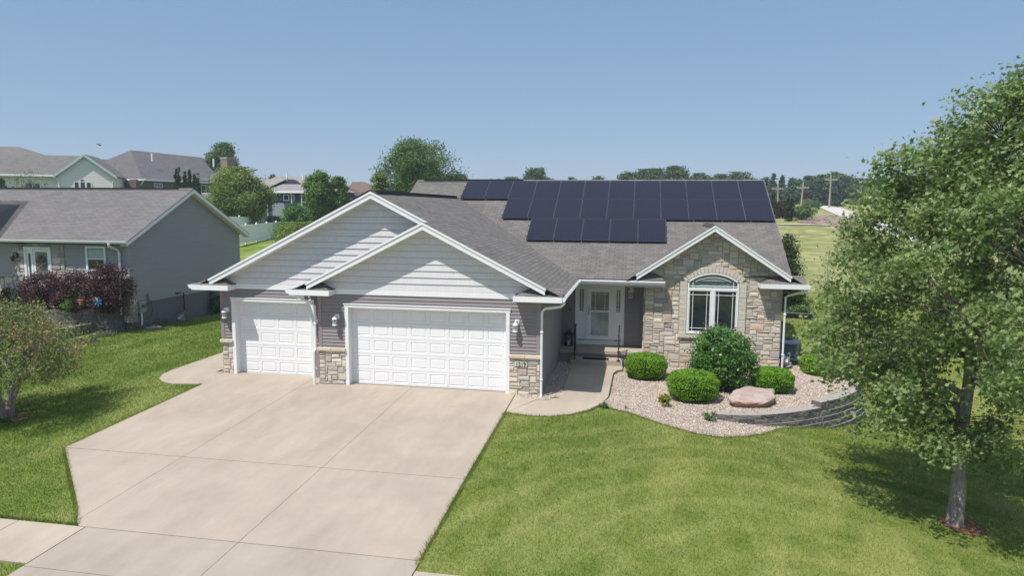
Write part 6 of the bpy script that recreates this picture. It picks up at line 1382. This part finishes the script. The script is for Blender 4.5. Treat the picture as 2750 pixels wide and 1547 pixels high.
for k_, (a_, b_) in enumerate(((235, 925), (280, 908), (325, 895), (375, 888), (425, 878))):
    gq_ = G(a_, b_); shrub(a_, b_, 66, .16, 'low silvery ground cover patch number %s from the left along the block wall' % ('one', 'two', 'three', 'four', 'five')[k_], L_['silver'], name='ground_cover', cat='plant', n=1300, leaf=.05, z0=gq_[2], twigs=1, grp='silvery ground cover along the wall')
# ---- the big maple
def bigtree():
    B = G(2562, 1409); o = empty('maple_tree', tuple(B), 'big windblown maple with thick grey trunk on the front lawn', 'tree'); rr = random.Random(12)
    Zs = [.3, .9, 1.6, 2.4, 3.2, 4.2, 5.0, 5.8, 6.6, 7.3, 7.9]; Rs = [.8, 1.4, 2.2, 2.95, 3.2, 2.95, 2.55, 1.95, 1.3, .75, .2]
    ax = lambda z: V(B[0]+.1+.05*z, B[1]+.2, 0)
    bo = []
    while len(bo) < 118:          # boughs: separate masses with gaps between them
        z = rr.uniform(.38, 7.7); R_ = np.interp(z, Zs, Rs); th = rr.uniform(0, 6.283); q = rr.random()**.42
        if rr.random() > (R_/3.2)**1.1+.15: continue
        c = ax(z)+V(R_*q*math.cos(th), R_*q*math.sin(th), z)
        if any(np.linalg.norm(c-o_) < .50 for o_ in bo): continue
        bo.append(c)
    cc = []
    for c in bo:
        for k in range(5):
            d_ = V(rr.gauss(0, .27), rr.gauss(0, .27), rr.gauss(0, .20)); cc.append(c+d_)
    for c in bo:
        if c[2] > 4.6 or rr.random() < .25:
            L0 = rr.uniform(.35, .75)
            for k in range(5): cc.append(c+V(.62, .1, .75)*L0*(k+1)/5+V(rr.gauss(0, .04), rr.gauss(0, .04), rr.gauss(0, .04)))
    for (u, v_) in ((2540, 195), (2530, 230), (2400, 262), (2350, 330), (2300, 400), (2200, 412), (2190, 450), (2150, 520), (2105, 590), (2090, 660), (2070, 740), (2035, 850), (2025, 890), (2070, 930), (2310, 1135), (2450, 1170), (2520, 1190), (2560, 1180), (2170, 960)):
        p = at(*D(u, v_), y=B[1]+rr.uniform(-1., .8)); cc += [p, p+V(.2, 0, .1), p+V(.3, .1, -.1)]
    cc = np.array(cc); nc = len(cc); trunk = [B+V(0, 0, -.1), B+V(.03, .02, .8), B+V(.0, .05, 1.7), B+V(.1, .1, 2.9), B+V(.15, .15, 4.3), B+V(.3, .2, 5.8), B+V(.4, .2, 7.4)]
    mb = MB(); mb.tube([trunk[0]+V(0, 0, -.1)]+trunk, [.21, .165, .13, .12, .10, .085, .05, .02], 12)
    main = []
    for k in range(15):
        z = rr.uniform(1.35, 5.2); t = z; p0 = B+V(.02*z, .03*z, z); th = k*2.4+rr.uniform(-.3, .3); R_ = np.interp(p0[2]+.9, Zs, Rs)*rr.uniform(.6, .85); p1 = p0+V(R_*math.cos(th), R_*math.sin(th), R_*rr.uniform(.3, .8)); pts = limb_pts(p0, p1, rr, .08, 6); r0 = .085*(1-z/8)
        mb.tube(pts, [r0*1.3, r0, r0*.75, r0*.55, r0*.4, r0*.2], 7); main.append(pts)
    allp = np.array([p for pts in main for p in pts[2:]]+[np.asarray(t) for t in trunk[3:]])
    mb.build('trunk', BK['grey'], o); mb = MB()
    extra = [p+V(rr.gauss(0, .22), rr.gauss(0, .22), rr.gauss(0, .2)) for pts in main for p in pts[3:] for _ in range(4)]; cc = np.vstack([cc, np.array(extra)]); nc = len(cc)
    for c in cc:
        d = np.linalg.norm(allp-c, axis=1)+np.maximum(0, allp[:, 2]-c[2])*.7; p0 = allp[int(np.argmin(d))]; mb.tube(limb_pts(p0, c, rr, .08, 4), [.012, .008, .005, .0025], 4, caps=False)
    mb.build('branches', bark('limb_bark', (.13, .11, .095)), o)
    m = 76; sg = V(.15, .15, .12); dirw = nrm((.8, .2, .35))
    rad = rng.normal(0, 1, (nc*m, 3))*sg; stretch = rng.random(nc*m)[:, None]*.38*dirw[None]; C = np.repeat(cc, m, 0)+rad+stretch
    tint = np.repeat(rng.normal(.48, .27, nc), m)+rng.normal(0, .18, nc*m)
    al = np.repeat((dirw+V(0, 0, -.2))[None], nc*m, 0)
    leaves('crown', C, .082, L_['maple'], o, 'maple', V(-.3, -.35, .85)[None].repeat(nc*m, 0), .22, tint, along=al, jitter=.4)
    return B
MB_ = bigtree()
# mulch ring at its foot
gridfill('mulch_ring', [(MB_[0]+.15+.42*math.cos(t), MB_[1]-.05+.36*math.sin(t)) for t in np.linspace(0, 6.28, 14)[:-1]], lambda x, y: T(x, y)+.02, .05, plain('red_mulch', (.16, .07, .055), .95, .1, .5, 20, 0, .8, 40))
# sapling with stake near the back lawn
q = G(2216, 890); o = empty('sapling', tuple(q), 'thin staked sapling on the back lawn behind the maple branches', 'tree'); mb = MB(); mb.tube([q, q+V(.02, 0, 1.2), q+V(0, 0, 2.6)], [.03, .022, .008], 6); mb.build('trunk', BK['pale'], o); mb = MB(); mb.tube([q+V(.25, 0, -.1), q+V(.22, 0, 1.3)], .02, 5); mb.build('stake', M['pole'], o)
C = q+V(0, 0, 2.0)+rng.normal(0, 1, (500, 3))*V(.28, .28, .5); leaves('crown', C, .09, L_['far'], o)
# ---- left foreground crabapple
def crab():
    B = V(-10.28, -4.35, Tf(-10.28, -4.35)); o = empty('crabapple_tree', tuple(B), 'small multi-stemmed crabapple with rusty fruit tints at the left edge', 'tree'); rr = random.Random(4); cc = []
    while len(cc) < 330:
        z = rr.uniform(.95, 3.05); R_ = np.interp(z, [.9, 1.3, 1.9, 2.4, 2.8, 3.1], [1.35, 2.0, 2.15, 1.75, 1.1, .3]); th = rr.uniform(0, 6.283); q = math.sqrt(rr.random())*(1+.14*math.sin(3*th+z*2)+.08*math.sin(7*th))
        if q < .4 and rr.random() < .6: continue
        if rr.random() > R_/2.2: continue
        cc.append(B+V(-.05+R_*q*math.cos(th), R_*q*math.sin(th), z))
    cc = np.array(cc); nc = len(cc); mb = MB(); tips = []
    for k in range(6):
        th = k*1.05; p1 = B+V(.75*math.cos(th), .75*math.sin(th), rr.uniform(1.3, 1.9)); pts = limb_pts(B+V(.1*math.cos(th), .1*math.sin(th), -.08), p1, rr, .06, 6); mb.tube(pts, [.085, .06, .05, .045, .035, .025], 7); tips += pts[3:]
    mb.build('trunk', BK['pale'], o); mb = MB(); tips = np.array(tips)
    for c in cc:
        p0 = tips[int(np.argmin(np.linalg.norm(tips-c, axis=1)))]; mb.tube(limb_pts(p0, c, rr, .1, 4), [.014, .010, .006, .003], 4, caps=False)
    mb.build('branches', BK['grey'], o); m = 75; C = np.repeat(cc, m, 0)+rng.normal(0, 1, (nc*m, 3))*V(.16, .16, .12)
    tint = np.repeat(np.where(rng.random(nc) < .12, .85, .32)+rng.normal(0, .1, nc), m)+rng.normal(0, .16, nc*m); leaves('crown', C, .062, L_['crab'], o, 'quad', V(0, 0, 1.)[None].repeat(nc*m, 0), .4, tint, jitter=.4); return B
CB = crab()
gridfill('mulch_patch', [(CB[0]+.15+.6*math.cos(t), CB[1]-.1+.45*math.sin(t)) for t in np.linspace(0, 6.28, 14)[:-1]], lambda x, y: T(x, y)+.02, .05, plain('brown_mulch', (.13, .09, .06), .95, .1, .5, 20, 0, .8, 40))
shrub(8, 1160, 46, .28, 'lime green weed sprouting at the foot of the crabapple', L_['bright'], name='perennial', cat='plant', n=500, leaf=.06, z0=-.3, twigs=4)
shrub(36, 1128, 40, .35, 'taller green sprout behind the crabapple stems', L_['bright'], name='perennial', cat='plant', n=400, leaf=.06, z0=-.3, twigs=4)
# ---- generic background trees
def bgtree(px, pt, wpx, y, lab, mt, kind='round', name='tree', base=None, n=None, low=.15, grp=None, cat='tree', trunk=True, lean=0.):
    p = at(px, pt, y=y); gz_ = Tf(p[0], y) if base is None else base; h = p[2]-gz_; dist = (p-CAM)@AF; k = F/dist; r = wpx/2/k; B = V(p[0], y, gz_)
    o = empty(name, tuple(B), lab, cat, grp); rr = random.Random(int(px*7+y)); s_ = max(.07, 4.0/k); area = 2*r*h*(1-low)
    if n is None: n = int(min(42000, max(900, 24*area/(s_*s_))))
    if kind == 'round': prof = lambda t: math.sqrt(max(0, 1-abs((t-.46)/.56)**2.3))
    elif kind == 'cone': prof = lambda t: (1-t)**.85*(.86+.14*math.cos(t*55))+.03
    elif kind == 'column': prof = lambda t: min(1, (1-t)**.8*1.5)*(1 if t > .1 else .8)
    else: prof = lambda t: min(1, .25+1.6*t)*math.sqrt(max(0, 1-max(0, (t-.35)/.68)**2))     # vase
    nc = {'cone': 230, 'column': 160}.get(kind, 150); cc = []; lm = rr.uniform(0, 6)
    while len(cc) < nc:
        t = rr.random(); R_ = prof(t); th = rr.uniform(0, 6.283)
        if rr.random() > R_+.05: continue
        q = rr.random()**.4 if kind != 'round' else rr.random()**.5; lump = 1+(.14*math.sin(3*th+6*t+lm)+.12*math.sin(5*th-9*t+lm*2) if kind in ('round', 'vase') else .06*math.sin(5*th+20*t))
        cc.append((R_*q*lump*math.cos(th)*r+lean*t*h, R_*q*lump*math.sin(th)*r, (low+(1-low)*t)*h, t))
    cc = np.array(cc); W = cc[:, :3]+B; m = max(4, n//nc); sg = {'cone': V(.16, .16, .05), 'column': V(.13, .13, .2)}.get(kind, V(.15, .15, .12))*r
    if kind == 'cone': sg = V(.17*r, .17*r, .022*h)
    C = np.repeat(W, m, 0)+rng.normal(0, 1, (nc*m, 3))*sg; C[:, 2] = np.minimum(C[:, 2], B[2]+h*1.02)
    tint = np.repeat(rng.normal(.48, .2, nc), m)+rng.normal(0, .16, nc*m); out = C-(B+V(0, 0, h*.5)); out /= np.linalg.norm(out, axis=1)[:, None]+1e-6
    leaves('crown', C, s_*1.25, mt, o, 'quad', out+V(0, 0, .4), .45, tint, jitter=.45, along=(V(.7, 0, .5)[None].repeat(nc*m, 0) if kind in ('round', 'vase') else None))
    if trunk:
        mb = MB(); r0 = max(.06, h*.018); mb.tube([B+V(0, 0, -.2), B+V(lean*h*.3, 0, h*.3), B+V(lean*h*.7, 0, h*.75)], [r0*1.3, r0, r0*.3], 6)
        if kind in ('round', 'vase'):
            for k_ in range(10): w_ = W[rr.randrange(nc)]; mb.tube(limb_pts(B+V(lean*h*.3, 0, h*rr.uniform(.15, .45)), w_, rr, .08, 4), [r0*.5, r0*.35, r0*.2, r0*.08], 4)
        mb.build('trunk', BK['dark'], o)
    return o
def dz(x, y): return x*1.0675, y*1.0675
def bt(x, yt, w_, Y, lab, mt, **k): a, b = dz(x, yt); return bgtree(a, b, w_*1.0675, Y, lab, mt, **k)
bt(563, 362, 84, 104, 'dark windblown tree rising behind the brick chimney', L_['far'])
bt(598, 424, 138, 56, 'loose yellow green tree behind the white fence', L_['yell'], kind='vase', low=.02)
bt(686, 440, 26, 112, 'small tree top showing above the blue house roof', L_['far'])
bt(800, 430, 72, 62, 'bright green pointed tree right of the blue house', L_['bright'], kind='vase', low=.02)
bt(850, 447, 54, 64, 'slimmer bright green tree between the brown roofs', L_['bright'], kind='vase', low=.02)
bt(1050, 353, 172, 62, 'big round windswept tree behind the garage ridge', L_['far'], low=.1, lean=.02)
bt(955, 432, 44, 58, 'small pale green tree at the left foot of the big windswept tree', L_['yell'])
bt(752, 560, 118, 40, 'arching green shrub tree leaning over the white fence', L_['yell'], low=.0, kind='vase')
bt(745, 512, 60, 52, 'small shrubby tree in front of the blue house wall', L_['bright'], low=0)
bt(690, 545, 60, 60, 'dark shrub at the foot of the yellow green tree', L_['far'], low=0)
for k_, (x, yt, w_) in enumerate(((442, 420, 17), (449, 419, 13), (464, 424, 15), (476, 426, 14), (488, 434, 15), (497, 437, 13))):
    bt(x, yt, w_*1.2, 66, ('first', 'second', 'third', 'fourth', 'fifth', 'sixth')[k_]+' arborvitae from the left in the dark row before the brick house', L_['arbor'], kind='column', name='arborvitae', grp='dark arborvitae row', low=0)
bt(3, 449, 34, 60, 'dark rounded evergreen at the left frame edge above the grey roof', L_['arbor'], kind='column')
bt(62, 432, 92, 50, 'thin leaning birch before the cream house', L_['silver'], low=.25, n=900, lean=.05)
for x, yt, w_, Y, lb in ((1155, 440, 56, 120, 'small dark tree just right of the big windswept tree'), (1250, 452, 50, 160, 'low tree line piece left of the lone round tree above the ridge'), (1290, 447, 60, 165, 'wide low tree beside the lone round tree above the ridge'), (1350, 424, 72, 130, 'lone round grey green tree above the solar panels'), (1385, 448, 40, 170, 'small tree right of the lone round tree'), (1440, 447, 30, 170, 'tiny tree top above the middle solar panels'), (1505, 445, 42, 165, 'little dark tree left of the tree group above the ridge'),
                        (1580, 433, 60, 150, 'leftmost tree of the group above the right solar panels'), (1638, 427, 96, 155, 'broad tree in the middle of the group above the ridge'), (1700, 420, 78, 150, 'tallest tree of the group above the ridge'), (1762, 437, 64, 160, 'low tree right of the tallest tree above the ridge'), (1815, 440, 60, 165, 'low tree second from the right end of the ridge line'), (1862, 434, 74, 160, 'rightmost round tree above the panel corner')):
    bt(x, yt, w_, Y, lb, L_['farblue'], grp='trees beyond the roof ridge', low=.0)
def zt(u, v_): a, b = z4(u, v_); return a, b
def rt(u, vt, wz, Y, lab, mt, **k): a, b = z4(u, vt); return bgtree(a, b, wz/3.917, Y, lab, mt, **k)
for u, vt, w_, Y, kd, mt, lb in ((215, 185, 130, 175, 'round', 'farblue', 'dark wood edge tree just right of the roof corner'), (305, 148, 120, 165, 'cone', 'farblue', 'leftmost pointed conifer in the far wood'), (400, 158, 120, 165, 'cone', 'farblue', 'second pointed conifer in the far wood'), (490, 175, 120, 168, 'cone', 'farblue', 'third pointed conifer in the far wood'), (450, 300, 150, 160, 'round', 'farblue', 'low dark tree between the far conifers'), (350, 300, 150, 162, 'round', 'farblue', 'low dark tree below the leftmost far conifers'), (570, 195, 170, 172, 'round', 'farblue', 'far wood tree behind the leaning pole'), (680, 172, 190, 175, 'round', 'farblue', 'far wood tree left of the tallest pole'), (600, 300, 170, 165, 'round', 'farblue', 'shadowed low tree below the leaning pole'),
                             (800, 160, 190, 178, 'round', 'far', 'rounded far wood tree behind the dark spruces'), (915, 130, 190, 180, 'round', 'far', 'highest far wood tree behind the tallest pole'), (1020, 150, 190, 178, 'round', 'far', 'far wood tree right of the tallest pole'), (1110, 155, 190, 174, 'round', 'farblue', 'far wood tree before the maple outline'), (1210, 190, 200, 165, 'round', 'farblue', 'far wood tree seen through the maple edge'), (1330, 200, 220, 168, 'round', 'farblue', 'far wood tree behind the maple crown'), (1500, 190, 260, 165, 'round', 'farblue', 'second far wood tree behind the maple crown'), (1720, 200, 300, 165, 'round', 'farblue', 'third far wood tree behind the maple crown'), (1980, 190, 320, 165, 'round', 'farblue', 'fourth far wood tree behind the maple crown'), (2280, 200, 340, 165, 'round', 'farblue', 'fifth far wood tree behind the maple crown'), (2600, 190, 360, 165, 'round', 'farblue', 'rightmost far wood tree behind the maple crown')):
    rt(u, vt, w_, Y, lb, L_[mt], kind=kd, grp='trees of the far wood', low=0)
rt(660, 335, 130, 163, 'dull purple brushy tree before the far wood', L_['plum'], low=0, name='tree')
rt(795, 262, 165, 152, 'left one of two dark blue spruces by the road', L_['spruce'], kind='cone', name='spruce_tree', grp='dark blue spruces by the road', low=0)
rt(965, 215, 175, 150, 'right one of two dark blue spruces, beside the tallest pole', L_['spruce'], kind='cone', name='spruce_tree', grp='dark blue spruces by the road', low=0)
rt(300, 340, 110, 92, 'dark spruce behind the right roof edge', L_['spruce'], kind='cone', name='spruce_tree', low=0)
rt(470, 385, 90, 84, 'small olive tree behind the purple tree', L_['yew'], low=0)
gq = G(*z4(400, 612)); rt(405, 440, 190, gq[1], 'round purple leaved plum tree beyond the meadow', L_['plum'], name='plum_tree', low=.12)
gq = G(*z4(610, 632)); rt(603, 490, 235, gq[1], 'low round green tree beside the bare soil', L_['far'], low=.2)
for k_, (u, v_, w_) in enumerate(((430, 440, 140), (560, 455, 150), (660, 490, 160), (740, 520, 120))):
    q = G(*z4(u, v_)); shrub(*z4(u, v_), w_/3.917, 1.6, ('first', 'second', 'third', 'fourth')[k_]+' patch of tall weeds from the left on the road bank', L_['bright'], name='weed_patch', cat='plant', y=q[1], z0=q[2], n=900, leaf=.3, twigs=2, grp='tall weeds on the road bank')
gq = G(2118, 832); a, b = z4(470, 790); bgtree(a-4, b, 125, gq[1], 'green spruce with layered boughs just behind the stone gable', L_['yew'], kind='cone', name='spruce_tree', low=.0, n=16000)

# ---- summer haze over the far field
hm, nt, b = nt_of('haze_air'); nt.nodes.remove(b); pv = nd(nt, 'VolumePrincipled'); pv.inputs['Color'].default_value = (.80, .88, 1, 1); pv.inputs['Density'].default_value = .0005; nt.links.new(pv.outputs[0], nt.nodes['Material Output'].inputs['Volume'])
mb = MB(); mb.box(-720, -70, -3, 720, 920, 42); tag(mb.build('haze', hm), kind='stuff')
